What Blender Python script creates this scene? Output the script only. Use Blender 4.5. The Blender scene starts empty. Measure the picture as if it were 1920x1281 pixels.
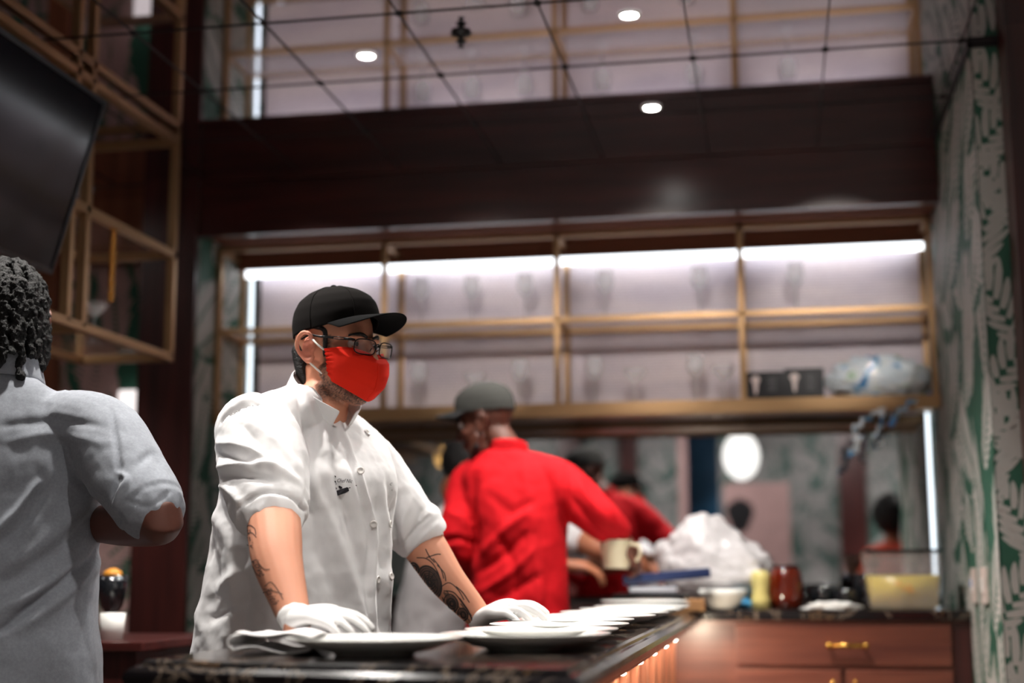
import bpy, bmesh, math, random
import numpy as np
from mathutils import Vector, Matrix, Quaternion, noise
from mathutils.bvhtree import BVHTree
rnd = random.Random(7)
SC = bpy.context.scene
COL = SC.collection
PI = math.pi
R = math.radians
# ------------------------------------------------------------------ camera
F_PX = 2700.0; CAM_H = 1.10
PSI = R(10.36); PIT = R(9.1); ROLL = R(-0.2)
def basis():
    s, c = math.sin(PSI), math.cos(PSI); sp, cp = math.sin(PIT), math.cos(PIT)
    f = Vector((-s*cp, c*cp, sp)); r = Vector((c, s, 0)); u = Vector((s*sp, -c*sp, cp))
    cr, sr = math.cos(ROLL), math.sin(ROLL)
    return f, r*cr + u*sr, u*cr - r*sr
CF, CR, CU = basis()
def ray(x, y): return CF + CR*((x-960)/F_PX) + CU*((640.5-y)/F_PX)
def P(x, y, Y):
    d = ray(x, y); t = Y/d.y
    return Vector((d.x*t, Y, CAM_H + d.z*t))
def PX(x, y, X):
    d = ray(x, y); t = X/d.x
    return Vector((X, d.y*t, CAM_H + d.z*t))
def PZ(x, y, Z):
    d = ray(x, y); t = (Z-CAM_H)/d.z
    return Vector((d.x*t, d.y*t, Z))
def pj(v):
    w = Vector(v) - Vector((0, 0, CAM_H)); k = w.dot(CF)
    return 960 + F_PX*w.dot(CR)/k, 640.5 - F_PX*w.dot(CU)/k
cam_d = bpy.data.cameras.new('camera'); cam = bpy.data.objects.new('camera', cam_d); COL.objects.link(cam)
cam_d.sensor_width = 36; cam_d.lens = 36*F_PX/1920
M3 = Matrix((CR, CU, -CF)).transposed()
cam.matrix_world = Matrix.Translation((0, 0, CAM_H)) @ M3.to_4x4()
cam_d.dof.use_dof = True; cam_d.dof.focus_distance = 2.93; cam_d.dof.aperture_fstop = 1.55
cam_d.clip_start = .05
SC.camera = cam
SC.view_settings.view_transform = 'Standard'; SC.view_settings.look = 'None'
SC.view_settings.gamma = 1; SC.view_settings.use_curve_mapping = False
SC.view_settings.exposure = 0.68
# ------------------------------------------------------------------ colour / materials
def lin(c):
    c = c/255.0
    return c/12.92 if c <= .04045 else ((c+.055)/1.055)**2.4
def rgb(r, g, b): return (lin(r), lin(g), lin(b), 1)
def nmat(name):
    m = bpy.data.materials.new(name); m.use_nodes = True
    nt = m.node_tree; b = nt.nodes['Principled BSDF']
    return m, nt, b
def bump(nt, b, scale, strength, dist=.002, kind='NOISE', detail=4, vec=None):
    n = nt.nodes.new('ShaderNodeTexNoise' if kind == 'NOISE' else 'ShaderNodeTexWave')
    n.inputs['Scale'].default_value = scale
    if 'Detail' in n.inputs: n.inputs['Detail'].default_value = detail
    if vec is not None: nt.links.new(vec, n.inputs['Vector'])
    bp = nt.nodes.new('ShaderNodeBump'); bp.inputs['Strength'].default_value = strength; bp.inputs['Distance'].default_value = dist
    nt.links.new(n.outputs[1 if kind != 'NOISE' else 0], bp.inputs['Height'])
    nt.links.new(bp.outputs[0], b.inputs['Normal'])
def objvec(nt, scale=(1, 1, 1)):
    tc = nt.nodes.new('ShaderNodeTexCoord'); mp = nt.nodes.new('ShaderNodeMapping')
    mp.inputs['Scale'].default_value = scale
    nt.links.new(tc.outputs['Object'], mp.inputs['Vector'])
    return mp.outputs[0]
def plain(name, c, rough=.5, metal=0, spec=.5, bs=None, var=0, **kw):
    m, nt, b = nmat(name)
    b.inputs['Base Color'].default_value = c; b.inputs['Roughness'].default_value = rough
    b.inputs['Metallic'].default_value = metal; b.inputs['Specular IOR Level'].default_value = spec
    if var:
        n = nt.nodes.new('ShaderNodeTexNoise'); n.inputs['Scale'].default_value = kw.get('vscale', 9); n.inputs['Detail'].default_value = 5
        nt.links.new(objvec(nt), n.inputs['Vector'])
        cr = nt.nodes.new('ShaderNodeValToRGB')
        cr.color_ramp.elements[0].position = .3; cr.color_ramp.elements[1].position = .7
        cr.color_ramp.elements[0].color = (c[0]*(1-var), c[1]*(1-var), c[2]*(1-var), 1)
        cr.color_ramp.elements[1].color = (min(1, c[0]*(1+var)), min(1, c[1]*(1+var)), min(1, c[2]*(1+var)), 1)
        nt.links.new(n.outputs[0], cr.inputs[0]); nt.links.new(cr.outputs[0], b.inputs['Base Color'])
    if bs: bump(nt, b, *bs, vec=objvec(nt))
    if 'trans' in kw: b.inputs['Transmission Weight'].default_value = kw['trans']
    if 'alpha' in kw: b.inputs['Alpha'].default_value = kw['alpha']
    if 'ior' in kw: b.inputs['IOR'].default_value = kw['ior']
    if 'sss' in kw:
        b.inputs['Subsurface Weight'].default_value = kw['sss']; b.inputs['Subsurface Radius'].default_value = (.012, .005, .003)
        b.inputs['Subsurface Scale'].default_value = 1
    if 'sheen' in kw: b.inputs['Sheen Weight'].default_value = kw['sheen']
    return m
def emit(name, c, s):
    m, nt, b = nmat(name)
    b.inputs['Base Color'].default_value = (0, 0, 0, 1)
    b.inputs['Emission Color'].default_value = c; b.inputs['Emission Strength'].default_value = s
    return m
def wood(name, c1, c2, rough=.35, sc=(1, 1, 8), axis='Z', coat=.2):
    m, nt, b = nmat(name)
    s = {'Z': (9, 9, .7), 'X': (.7, 9, 9), 'Y': (9, .7, 9)}[axis]
    n = nt.nodes.new('ShaderNodeTexNoise'); n.inputs['Scale'].default_value = 3.0; n.inputs['Detail'].default_value = 8; n.inputs['Roughness'].default_value = .6
    nt.links.new(objvec(nt, s), n.inputs['Vector'])
    cr = nt.nodes.new('ShaderNodeValToRGB'); cr.color_ramp.elements[0].position = .3; cr.color_ramp.elements[1].position = .72
    cr.color_ramp.elements[0].color = c1; cr.color_ramp.elements[1].color = c2
    nt.links.new(n.outputs[0], cr.inputs[0]); nt.links.new(cr.outputs[0], b.inputs['Base Color'])
    b.inputs['Roughness'].default_value = rough; b.inputs['Coat Weight'].default_value = coat; b.inputs['Coat Roughness'].default_value = .25
    return m
M = {}
M['mahogany'] = wood('dark mahogany', rgb(48, 18, 17), rgb(82, 34, 30), .38)
M['mahogany_x'] = wood('dark mahogany across', rgb(44, 16, 15), rgb(78, 32, 28), .3, axis='X')
M['cabinet'] = wood('brown cabinet wood', rgb(92, 46, 36), rgb(128, 72, 54), .4, axis='X')
M['cabinet_z'] = wood('brown cabinet wood upright', rgb(118, 66, 44), rgb(160, 98, 68), .4)
M['gold'] = plain('brushed brass', rgb(180, 144, 104), .42, .75, bs=(60, .05))
M['brass'] = plain('polished brass', rgb(226, 168, 84), .22, 1)
M['mirror'] = plain('mirror silver', rgb(205, 205, 208), .015, 1)
M['ceil_mirror'] = plain('smoked mirror', rgb(226, 222, 228), .03, 1)
M['black'] = plain('black plastic', rgb(22, 22, 25), .35)
M['grout'] = plain('dark seam metal', rgb(38, 34, 36), .5, .4)
M['white_plastic'] = plain('white plastic', rgb(235, 234, 230), .4)
M['floor'] = plain('dark stone floor', rgb(70, 62, 58), .45, var=.3)
M['plaster'] = plain('dark plaster', rgb(62, 48, 46), .7, var=.1)
M['teal'] = plain('teal paint', rgb(14, 66, 96), .5, var=.1)
def glass_mat(name, c=(1, 1, 1, 1), rough=0.0, ior=1.45):
    return plain(name, c, rough, 0, trans=1, ior=ior)
M['glass'] = plain('clear glass', rgb(240, 242, 245), .03, 0, alpha=.2, spec=1)
def marble():
    m, nt, b = nmat('black marble')
    v = objvec(nt, (1, 1, 1))
    n1 = nt.nodes.new('ShaderNodeTexNoise'); n1.inputs['Scale'].default_value = 5; n1.inputs['Detail'].default_value = 8; n1.inputs['Roughness'].default_value = .65; n1.inputs['Distortion'].default_value = 1.6
    nt.links.new(v, n1.inputs['Vector'])
    cr = nt.nodes.new('ShaderNodeValToRGB'); e = cr.color_ramp.elements
    e[0].position = .0; e[0].color = rgb(16, 14, 17); e[1].position = 1; e[1].color = rgb(24, 21, 22)
    for p_, c_ in ((.485, rgb(20, 17, 19)), (.505, rgb(128, 112, 98)), (.52, rgb(26, 22, 22)), (.60, rgb(22, 19, 20)), (.625, rgb(120, 92, 66)), (.65, rgb(30, 24, 23))):
        q = cr.color_ramp.elements.new(p_); q.color = c_
    nt.links.new(n1.outputs[0], cr.inputs[0]); nt.links.new(cr.outputs[0], b.inputs['Base Color'])
    b.inputs['Roughness'].default_value = .14
    return m
M['marble'] = marble()
def mesh_panel():
    m, nt, b = nmat('woven wire mesh')
    v = objvec(nt, (1, 1, 1))
    br = nt.nodes.new('ShaderNodeTexBrick'); br.offset = .5
    sx = nt.nodes.new('ShaderNodeSeparateXYZ'); cx = nt.nodes.new('ShaderNodeCombineXYZ')
    nt.links.new(v, sx.inputs[0]); nt.links.new(sx.outputs[0], cx.inputs[0]); nt.links.new(sx.outputs[2], cx.inputs[1])
    nt.links.new(cx.outputs[0], br.inputs['Vector'])
    br.inputs['Scale'].default_value = 1; br.inputs['Brick Width'].default_value = .017; br.inputs['Row Height'].default_value = .0125
    br.inputs['Mortar Size'].default_value = .0028; br.inputs['Mortar Smooth'].default_value = .3
    br.inputs['Color1'].default_value = rgb(206, 200, 206); br.inputs['Color2'].default_value = rgb(192, 184, 190)
    br.inputs['Mortar'].default_value = rgb(236, 232, 236)
    # room reflection behind the holes painted into the colour: broad faint pinkish bands
    n = nt.nodes.new('ShaderNodeTexNoise'); n.inputs['Scale'].default_value = 1.0; n.inputs['Detail'].default_value = 3
    nt.links.new(objvec(nt, (1.5, 1, 9)), n.inputs['Vector'])
    cr = nt.nodes.new('ShaderNodeValToRGB'); cr.color_ramp.elements[0].position = .35; cr.color_ramp.elements[1].position = .65
    cr.color_ramp.elements[0].color = rgb(222, 214, 222); cr.color_ramp.elements[1].color = rgb(250, 240, 238)
    nt.links.new(n.outputs[0], cr.inputs[0])
    mx = nt.nodes.new('ShaderNodeMix'); mx.data_type = 'RGBA'; mx.blend_type = 'MULTIPLY'; mx.inputs['Factor'].default_value = 1
    nt.links.new(br.outputs[0], mx.inputs['A']); nt.links.new(cr.outputs[0], mx.inputs['B'])
    nt.links.new(mx.outputs['Result'], b.inputs['Base Color'])
    b.inputs['Roughness'].default_value = .5; b.inputs['Metallic'].default_value = .05
    return m
M['mesh'] = mesh_panel()
# ------------------------------------------------------------------ object helpers
def tag(o, label=None, cat=None, group=None, kind=None):
    if label: o['label'] = label
    if cat: o['category'] = cat
    if group: o['group'] = group
    if kind: o['kind'] = kind
    return o
def thing(name, label, cat, loc=(0, 0, 0), rz=0, group=None):
    o = bpy.data.objects.new(name, None); COL.objects.link(o); o.empty_display_size = .1
    o.location = loc; o.rotation_euler = (0, 0, rz)
    return tag(o, label, cat, group)
def link(name, me, mats, parent=None, smooth=True, world=True):
    o = bpy.data.objects.new(name, me); COL.objects.link(o)
    if not isinstance(mats, (list, tuple)): mats = [mats]
    for m in mats: me.materials.append(M[m] if isinstance(m, str) else m)
    if smooth:
        for p in me.polygons: p.use_smooth = True
    if parent is not None:
        o.parent = parent
        if world:                          # mesh built in world coordinates
            o.matrix_parent_inverse = (Matrix.Translation(parent.location) @ parent.rotation_euler.to_matrix().to_4x4()).inverted()
    return o
class MB:
    def __init__(s): s.bm = bmesh.new()
    def box(s, x0, x1, y0, y1, z0, z1, mi=0, bev=0):
        vs = [s.bm.verts.new(p) for p in ((x0, y0, z0), (x1, y0, z0), (x1, y1, z0), (x0, y1, z0), (x0, y0, z1), (x1, y0, z1), (x1, y1, z1), (x0, y1, z1))]
        fs = [s.bm.faces.new([vs[i] for i in q]) for q in ((3, 2, 1, 0), (4, 5, 6, 7), (0, 1, 5, 4), (1, 2, 6, 5), (2, 3, 7, 6), (3, 0, 4, 7))]
        for f in fs: f.material_index = mi
        if bev:
            es = set()
            for f in fs: es.update(f.edges)
            bmesh.ops.bevel(s.bm, geom=list(es), offset=bev, segments=2, affect='EDGES', profile=.6)
        return s
    def tube(s, pts, r, n=10, cap=True, mi=0):
        pts = [Vector(p) for p in pts]; rs = r if isinstance(r, (list, tuple)) else [r]*len(pts)
        prev = None; rings = []
        for i, p in enumerate(pts):
            t = (pts[min(i+1, len(pts)-1)] - pts[max(i-1, 0)]).normalized()
            if prev is None:
                a = t.orthogonal().normalized()
            else:
                a = (prev - t*prev.dot(t)).normalized()
            prev = a; b = t.cross(a)
            rings.append([s.bm.verts.new(p + (a*math.cos(2*PI*k/n) + b*math.sin(2*PI*k/n))*rs[i]) for k in range(n)])
        for A, B in zip(rings, rings[1:]):
            for k in range(n):
                f = s.bm.faces.new((A[k], A[(k+1) % n], B[(k+1) % n], B[k])); f.material_index = mi
        if cap:
            s.bm.faces.new(rings[0][::-1]).material_index = mi; s.bm.faces.new(rings[-1]).material_index = mi
        return s
    def lathe(s, prof, c=(0, 0, 0), n=40, mi=0, sx=1, sy=1, wob=None):
        rings = []
        for i, (r_, z_) in enumerate(prof):
            if r_ < 1e-6: rings.append([s.bm.verts.new((c[0], c[1], c[2]+z_))]); continue
            rings.append([s.bm.verts.new((c[0]+sx*r_*math.cos(2*PI*k/n)*(wob(k/n, i) if wob else 1), c[1]+sy*r_*math.sin(2*PI*k/n)*(wob(k/n, i) if wob else 1), c[2]+z_)) for k in range(n)])
        for A, B in zip(rings, rings[1:]):
            for k in range(n):
                a0 = A[k % len(A)]; a1 = A[(k+1) % len(A)]; b0 = B[k % len(B)]; b1 = B[(k+1) % len(B)]
                vs = [a0, a1, b1, b0]; u = []
                for v in vs:
                    if v not in u: u.append(v)
                if len(u) > 2:
                    f = s.bm.faces.new(u); f.material_index = mi
        return s
    def prism(s, poly, axis, a, b, mi=0):      # poly in the plane across axis
        def mk(p, t):
            return {'X': (t, p[0], p[1]), 'Y': (p[0], t, p[1]), 'Z': (p[0], p[1], t)}[axis]
        A = [s.bm.verts.new(mk(p, a)) for p in poly]; B = [s.bm.verts.new(mk(p, b)) for p in poly]
        n = len(poly)
        for k in range(n): s.bm.faces.new((A[k], A[(k+1) % n], B[(k+1) % n], B[k])).material_index = mi
        s.bm.faces.new(A[::-1]).material_index = mi; s.bm.faces.new(B).material_index = mi
        return s
    def grid(s, fn, nu, nv, mi=0, closed_u=False):
        V = [[s.bm.verts.new(fn(i/nu, j/nv)) for j in range(nv+1)] for i in range(nu if closed_u else nu+1)]
        for i in range(nu):
            for j in range(nv):
                i2 = (i+1) % nu if closed_u else i+1
                s.bm.faces.new((V[i][j], V[i2][j], V[i2][j+1], V[i][j+1])).material_index = mi
        return s
    def ball(s, c, r, mi=0, sub=3):
        rr = r if isinstance(r, (list, tuple)) else (r, r, r)
        res = bmesh.ops.create_icosphere(s.bm, subdivisions=sub, radius=1)
        for v in res['verts']:
            v.co = Vector((c[0]+v.co.x*rr[0], c[1]+v.co.y*rr[1], c[2]+v.co.z*rr[2]))
        for v in res['verts']:
            for f in v.link_faces: f.material_index = mi
        return s
    def mesh(s, name='m', recalc=True):
        if recalc: bmesh.ops.recalc_face_normals(s.bm, faces=s.bm.faces)
        me = bpy.data.meshes.new(name); s.bm.to_mesh(me); s.bm.free()
        return me
    def build(s, name, mats, parent=None, smooth=False, world=True):
        return link(name, s.mesh(name), mats, parent, smooth, world)
def copy_tree(o, parent=None):
    c = o.copy(); COL.objects.link(c)
    if parent is not None: c.parent = parent
    for ch in list(o.children): copy_tree(ch, c)
    return c
def mods(o, *specs):
    for t, kw in specs:
        m = o.modifiers.new(t.lower(), t)
        for k, v in kw.items(): setattr(m, k, v)
    return o
def bake(o):
    """replace the mesh of o by its evaluated one"""
    bpy.context.view_layer.update()
    dg = bpy.context.evaluated_depsgraph_get()
    me = bpy.data.meshes.new_from_object(o.evaluated_get(dg)); o.modifiers.clear(); o.data = me
    return me
def sstep(a, b, x):
    t = np.clip((x-a)/(b-a), 0, 1); return t*t*(3-2*t)
# ================================================================== ROOM
XL, XR, YB, YF, ZC, ZF = -2.265, .625, 6.05, 5.36, 2.685, 2.44
YFR = -2.6; XLL = -4.6; XRR = 3.4
MB().box(XLL, XRR, YFR, YB, -.1, 0).build('floor', 'floor')['kind'] = 'structure'
# mirrored ceiling with seams and rosettes (one surface)
cb = MB().box(XLL, XRR, YFR, YB+.1, ZC, ZC+.08)
gx = [-1.43+.405*k for k in range(-7, 12)]; gy = [4.34+.53*k for k in range(-12, 3)]
for x in gx: cb.box(x-.0022, x+.0022, YFR, YF, ZC-.003, ZC+.001, 1)
for y in gy: cb.box(XLL, XRR, y-.0022, y+.0022, ZC-.003, ZC+.001, 1)
for x in gx:
    for y in gy:
        if y < YF: cb.lathe([(0, -.008), (.008, -.007), (.012, -.003), (.012, 0)], (x, y, ZC), 12, 1)
cb.build('ceiling', ['ceil_mirror', 'grout'])['kind'] = 'structure'
# ---- wallpaper: green ground with pale palm fronds printed on it
M['paper_pale'] = plain('wallpaper pale leaf', rgb(186, 186, 180), .65, var=.05)
M['paper_green'] = plain('wallpaper green', rgb(44, 96, 76), .65, var=.08)
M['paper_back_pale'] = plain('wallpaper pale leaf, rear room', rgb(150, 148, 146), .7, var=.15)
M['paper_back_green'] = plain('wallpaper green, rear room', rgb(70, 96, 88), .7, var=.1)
M['paper_pink_pale'] = plain('wallpaper pink leaf', rgb(196, 160, 156), .65, var=.08)
def frond(out, u0, v0, ang, L, W, curve, rs, ls=1):
    L *= ls; W *= ls
    """leaf fingers as (u,v) polygons"""
    n = int(L/(.0215*ls))
    sides = ([], [])
    for q_, sd in enumerate((1, -1)):
        for i in range(9):
            t = i/8; a = ang + curve*(t-.5)
            cx = u0 + L*t*math.cos(ang+curve*(t-1)*.5); cy = v0 + L*t*math.sin(ang+curve*(t-1)*.5)
            e = (math.sin(PI*min(1, t*.93+.1))**.6)*W*.86 + .005
            sides[q_].append((cx - sd*math.sin(a)*e + .018*math.cos(a), cy + sd*math.cos(a)*e + .018*math.sin(a)))
    for i in range(8): out.append(('G' if i == 0 else 'g', [sides[0][i], sides[0][i+1], sides[1][i+1], sides[1][i]]))
    for i in range(n+1):
        t = i/n
        a = ang + curve*(t-.5)
        cx = u0 + L*t*math.cos(ang+curve*(t-1)*.5); cy = v0 + L*t*math.sin(ang+curve*(t-1)*.5)
        env = (math.sin(PI*min(1, t*.93+.1))**.6)*W
        for sd in (-1, 1):
            l = env*rs.uniform(.75, 1.08)
            fa = a + sd*(1.0 - .45*t)
            wd = rs.uniform(.0070, .0082)*ls
            dx, dy = math.cos(fa), math.sin(fa); nx, ny = -dy, dx
            bx, by = cx + sd*(-math.sin(a))*.005, cy + sd*math.cos(a)*.005
            pts = []
            prof = ((0, .7), (.3, 1), (.7, .9), (.92, .5), (1, .05))
            def pt(s, w): 
                bend = -sd*.14*s*s*l
                return (bx+dx*l*s+math.cos(a)*0+nx*(w+bend), by+dy*l*s+ny*(w+bend))
            pts = [pt(s, wd*w) for s, w in prof] + [pt(s, -wd*w) for s, w in reversed(prof)]
            out.append(('P', pts))
def paper(name, org, du, dv, W, H, mats, seed=1, dens=1.0, kind='structure', thick=.02, ls=1.0, lay=None):
    rs = random.Random(seed); polys = []
    step = .185*ls/dens
    rows = int(H/step)+2; cols = int(W/step)+2
    if lay:
        for u_, v_, a_, L_, W_, c__ in lay: frond(polys, u_, v_, R(a_), L_, W_, c__, rs, 1.5)
        rows = -2
    for r_ in range(-1, rows):
        for c_ in range(-1, cols):
            frond(polys, c_*step+rs.uniform(-.08, .08)+(.5*step if r_ % 2 else 0), r_*step+rs.uniform(-.06, .06), R(rs.choice((62, 118, 85, 140, 40))+rs.uniform(-12, 12)), rs.uniform(.3, .42), rs.uniform(.12, .17), rs.uniform(-.9, .9), rs, ls)
    org = Vector(org); du = Vector(du); dv = Vector(dv); n = du.cross(dv).normalized()
    bm = bmesh.new()
    c = [org, org+du*W, org+du*W+dv*H, org+dv*H]
    A = [bm.verts.new(p) for p in c]; B = [bm.verts.new(p-n*thick) for p in c]
    bm.faces.new(A); bm.faces.new(B[::-1])
    for k in range(4): bm.faces.new((A[k], B[k], B[(k+1) % 4], A[(k+1) % 4]))
    lv = 0
    for kd, poly in polys:
        if kd == 'G': lv += 1
        ok = any(0 < u_ < W and 0 < v_ < H for u_, v_ in poly)
        if not ok: continue
        vs = [bm.verts.new(org + du*min(max(u_, 0), W) + dv*min(max(v_, 0), H) + n*(.0006+.00045*(lv % 60)*.1+(.0002 if kd == 'P' else 0))) for u_, v_ in poly]
        try: f = bm.faces.new(vs); f.material_index = 1 if kd == 'P' else 0
        except ValueError: pass
    me = bpy.data.meshes.new(name); bm.to_mesh(me); bm.free()
    o = link(name, me, mats, None, False)
    if kind: o['kind'] = kind
    return o
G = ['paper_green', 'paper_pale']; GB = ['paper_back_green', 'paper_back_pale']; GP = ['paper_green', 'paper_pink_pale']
YN = 4.37; XC = .702
# right niche wall (faces -X), its front return (faces -Y)
paper('wall_right', (XR, YB, 0), (0, -1, 0), (0, 0, 1), YB-YN, ZC, G, 3, ls=1.3)
paper('wall_right_return', (XR, YN, 0), (1, 0, 0), (0, 0, 1), XC-XR, ZC, G, 23, .95, lay=[((-.03, .10)[k % 2]+.02*math.sin(k*2.1), -.1+.17*k, (58, 128)[k % 2]+14*math.sin(k*1.7), .22, (.078, .070, .085)[k % 3], (-.5, .6)[k % 2]) for k in range(19)])
MB().box(XC, 1.05, YN-.14, YN+.3, 0, ZC).build('trim_1', 'mahogany')['kind'] = 'structure'
MB().box(1.05, XRR, YN-.02, YN+.3, 0, ZC).build('wall_right_outer', 'plaster')['kind'] = 'structure'
# dark bead where the wallpaper meets the mirrored ceiling
MB().box(XR-.012, XR, YN-.012, YF, ZC-.016, ZC).box(XR-.012, XC, YN-.012, YN, ZC-.016, ZC).build('trim_2', 'grout')['kind'] = 'structure'
# left niche wall (faces +X) and column
paper('wall_left_niche', (XL, YF, 0), (0, 1, 0), (0, 0, 1), YB-YF, ZC, G, 5)
MB().box(XL-.235, XL-.02, YF-.02, YB, 0, ZC).box(XL-.02, XL-.001, YF-.02, YF+.0, 0, ZC).build('trim_3', 'mahogany')['kind'] = 'structure'
# back wall + soffit beam over the niche
MB().box(XL-.02, XR+.05, YB, YB+.1, 0, ZC).build('wall_back', 'plaster')['kind'] = 'structure'
M['soffit'] = plain('matt brown soffit board', rgb(124, 80, 62), .85, spec=.15)
MB().box(XL, XR, YF+.03, YB, ZF+.02, ZF+.05).box(XL, XR, 5.775, 5.86, 2.405, 2.46).box(XL, XR, 5.775, 5.783, 2.388, 2.41).build('trim_9', 'soffit')['kind'] = 'structure'  # thin front lip added to keep the strip's light off the board
sb = MB().box(XL, XR, YF, YF+.03, ZF, ZC, 0)
sb.box(XL, XR, YF-.012, YF, ZF, ZF+.022).box(XL, XR, YF-.012, YF, ZC-.02, ZC)
sb.build('trim_4', 'mahogany_x')['kind'] = 'structure'
# left recess beyond the column
paper('wall_left_rear', (XLL, 5.7, 0), (1, 0, 0), (0, 0, 1), XL-.235-XLL, 2.42, GP, 11)
MB().box(XLL, XL-.235, 5.6, 5.7, 2.42, ZC).box(-3.12, -3.02, 5.62, 5.7, 0, 2.42).build('trim_5', 'cabinet_z')['kind'] = 'structure'
MB().box(XLL-.1, XLL, YFR, YB, 0, ZC).build('wall_left', 'mahogany')['kind'] = 'structure'
MB().box(XRR, XRR+.1, YFR, YN+.3, 0, ZC).build('wall_right_room', 'plaster')['kind'] = 'structure'
paper('wall_front', (XRR, YFR, 0), (-1, 0, 0), (0, 0, 1), XRR-XLL, ZC, GB, 14)
MB().box(.60, .86, YFR, YFR+.12, 0, ZC).box(-2.2, -1.95, YFR, YFR+.12, 0, ZC).box(-1.55, -1.38, YFR, YFR+.12, 0, ZC).build('trim_6', 'mahogany')['kind'] = 'structure'
MB().box(-.97, -.88, YFR, YFR+.05, 0, ZC).build('trim_7', 'paper_pink_pale')['kind'] = 'structure'
MB().box(-.80, -.52, -1.4, -1.15, 0, ZC).build('trim_8', 'teal')['kind'] = 'structure'
# ------------------------------------------------------------------ lights
M['lamp_white'] = emit('downlight lens', (1, .97, .93, 1), 90)
def spot(name, loc, power, size=R(95), blend=.6, colr=(1, .95, .88), rad=.035, tgt=None):
    l = bpy.data.lights.new(name, 'SPOT'); l.energy = power; l.spot_size = size; l.spot_blend = blend; l.color = colr; l.shadow_soft_size = rad
    o = bpy.data.objects.new(name, l); COL.objects.link(o); o.location = loc
    if tgt is not None: o.rotation_euler = (Vector(tgt)-Vector(loc)).to_track_quat('-Z', 'Y').to_euler()
    return o
def downlight(x, y, power, label, colr=(1, .95, .89), tgt=None, size=R(100)):
    t = thing('ceiling_downlight', label, 'ceiling light', (x, y, ZC), 0, 'round downlights in the mirrored ceiling')
    MB().lathe([(.034, -.001), (.034, -.005), (.027, -.007), (.024, -.004), (.024, -.001)], n=28).build('trim_ring', 'white_plastic', t, True, False)
    MB().lathe([(0, -.0035), (.0235, -.0035)], n=24).build('lens', 'lamp_white', t, False, False)
    s = spot('downlight_beam', (x, y, ZC-.02), power, size, colr=colr, tgt=tgt)
    return t
DL = [(-.383, 4.79, 60, 'round downlight nearest the dark wooden soffit, bright against its reflection'),
      (-.374, 3.94, 95, 'round downlight one tile nearer than the soffit one, at the top edge of the photo'),
      (-.37, 3.05, 18, None), (-.37, 1.9, 52, None), (-1.38, 2.84, 70, None), (PZ(687, 103, ZC).x, PZ(687, 103, ZC).y, 45, 'round downlight left of centre in the mirrored ceiling, beside the shelf reflection'), (-2.6, 1.5, 40, None), (-1.72, 2.95, 26, None), (-2.95, 4.5, 50, None), (1.5, 2.2, 90, None), (.3, -.9, 380, None), (-1.6, -1.6, 330, None), (-3.4, 3.2, 50, None), (1.6, -1.5, 300, None)]  # unlabelled ones are unseen; several are added to brighten people and front room
for x, y, pw, lb in DL:
    if lb: downlight(x, y, pw, lb)
    else: downlight(x, y, pw, 'unseen round downlight in the mirrored ceiling, lighting the bar or the room before it')
# ------------------------------------------------------------------ LED strips of the niche
M['led'] = emit('cool led strip', (.9, .95, 1, 1), 2.2)
M['led_side'] = emit('cool led strip side', (.82, .92, 1, 1), 1.4)
MB().box(XL+.03, XR-.02, 5.812, 5.835, 2.365, 2.40).build('light_strip', 'led')
tag(bpy.data.objects['light_strip'], 'long white light strip along the top of the mesh-backed shelf niche', 'strip light')
for x0, lb in ((XR-.014, 'thin upright strip of cool light in the right rear corner of the niche'), (XL+.030, 'thin upright strip of cool light in the left rear corner of the niche')):
    o = MB().box(x0-.006, x0+.006, *((6.02, 6.032) if x0 > 0 else (5.885, 5.897)), 1.0, 2.42).build('light_strip', 'led_side'); tag(o, lb, 'strip light')

def area(name, loc, sx, sy, power, colr, rot=(0, 0, 0)):
    l = bpy.data.lights.new(name, 'AREA'); l.shape = 'RECTANGLE'; l.size = sx; l.size_y = sy; l.energy = power; l.color = colr
    o = bpy.data.objects.new(name, l); COL.objects.link(o); o.location = loc; o.rotation_euler = rot; return o
area('strip_glow', (-.83, 5.80, 2.36), 2.75, .02, .5, (.9, .94, 1), (R(22), 0, 0))

for k in range(4):
    x = -1.9+.715*k
    downlight(x*.8+.05, 3.55, 62, 'unseen round downlight added in the mirrored ceiling to brighten the brass shelf', tgt=(x, 5.86, 2.0), size=R(21.5))  # added just out of view so the mesh panels come out brighter

for x in (-2.6, -.9, .5, 2.0):
    spot('front_wall_fill', (x, -1.2, ZC-.03), 62, R(110), .9, (1, .95, .9), .05, (x, YFR, 1.3))  # unseen spots added to brighten the front wall shown in the mirror

sp = thing('ceiling_sprinkler', 'small black fixture hanging from the mirrored ceiling left of centre', 'ceiling fixture', (-.88, 3.99, ZC))
MB().lathe([(0, 0), (.030, 0), (.030, -.006), (.010, -.010), (.008, -.022), (.016, -.026), (.016, -.030), (.006, -.032), (.005, -.042), (.010, -.044), (.010, -.046), (0, -.047)], n=20).build('body', 'black', sp, True, False)
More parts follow.
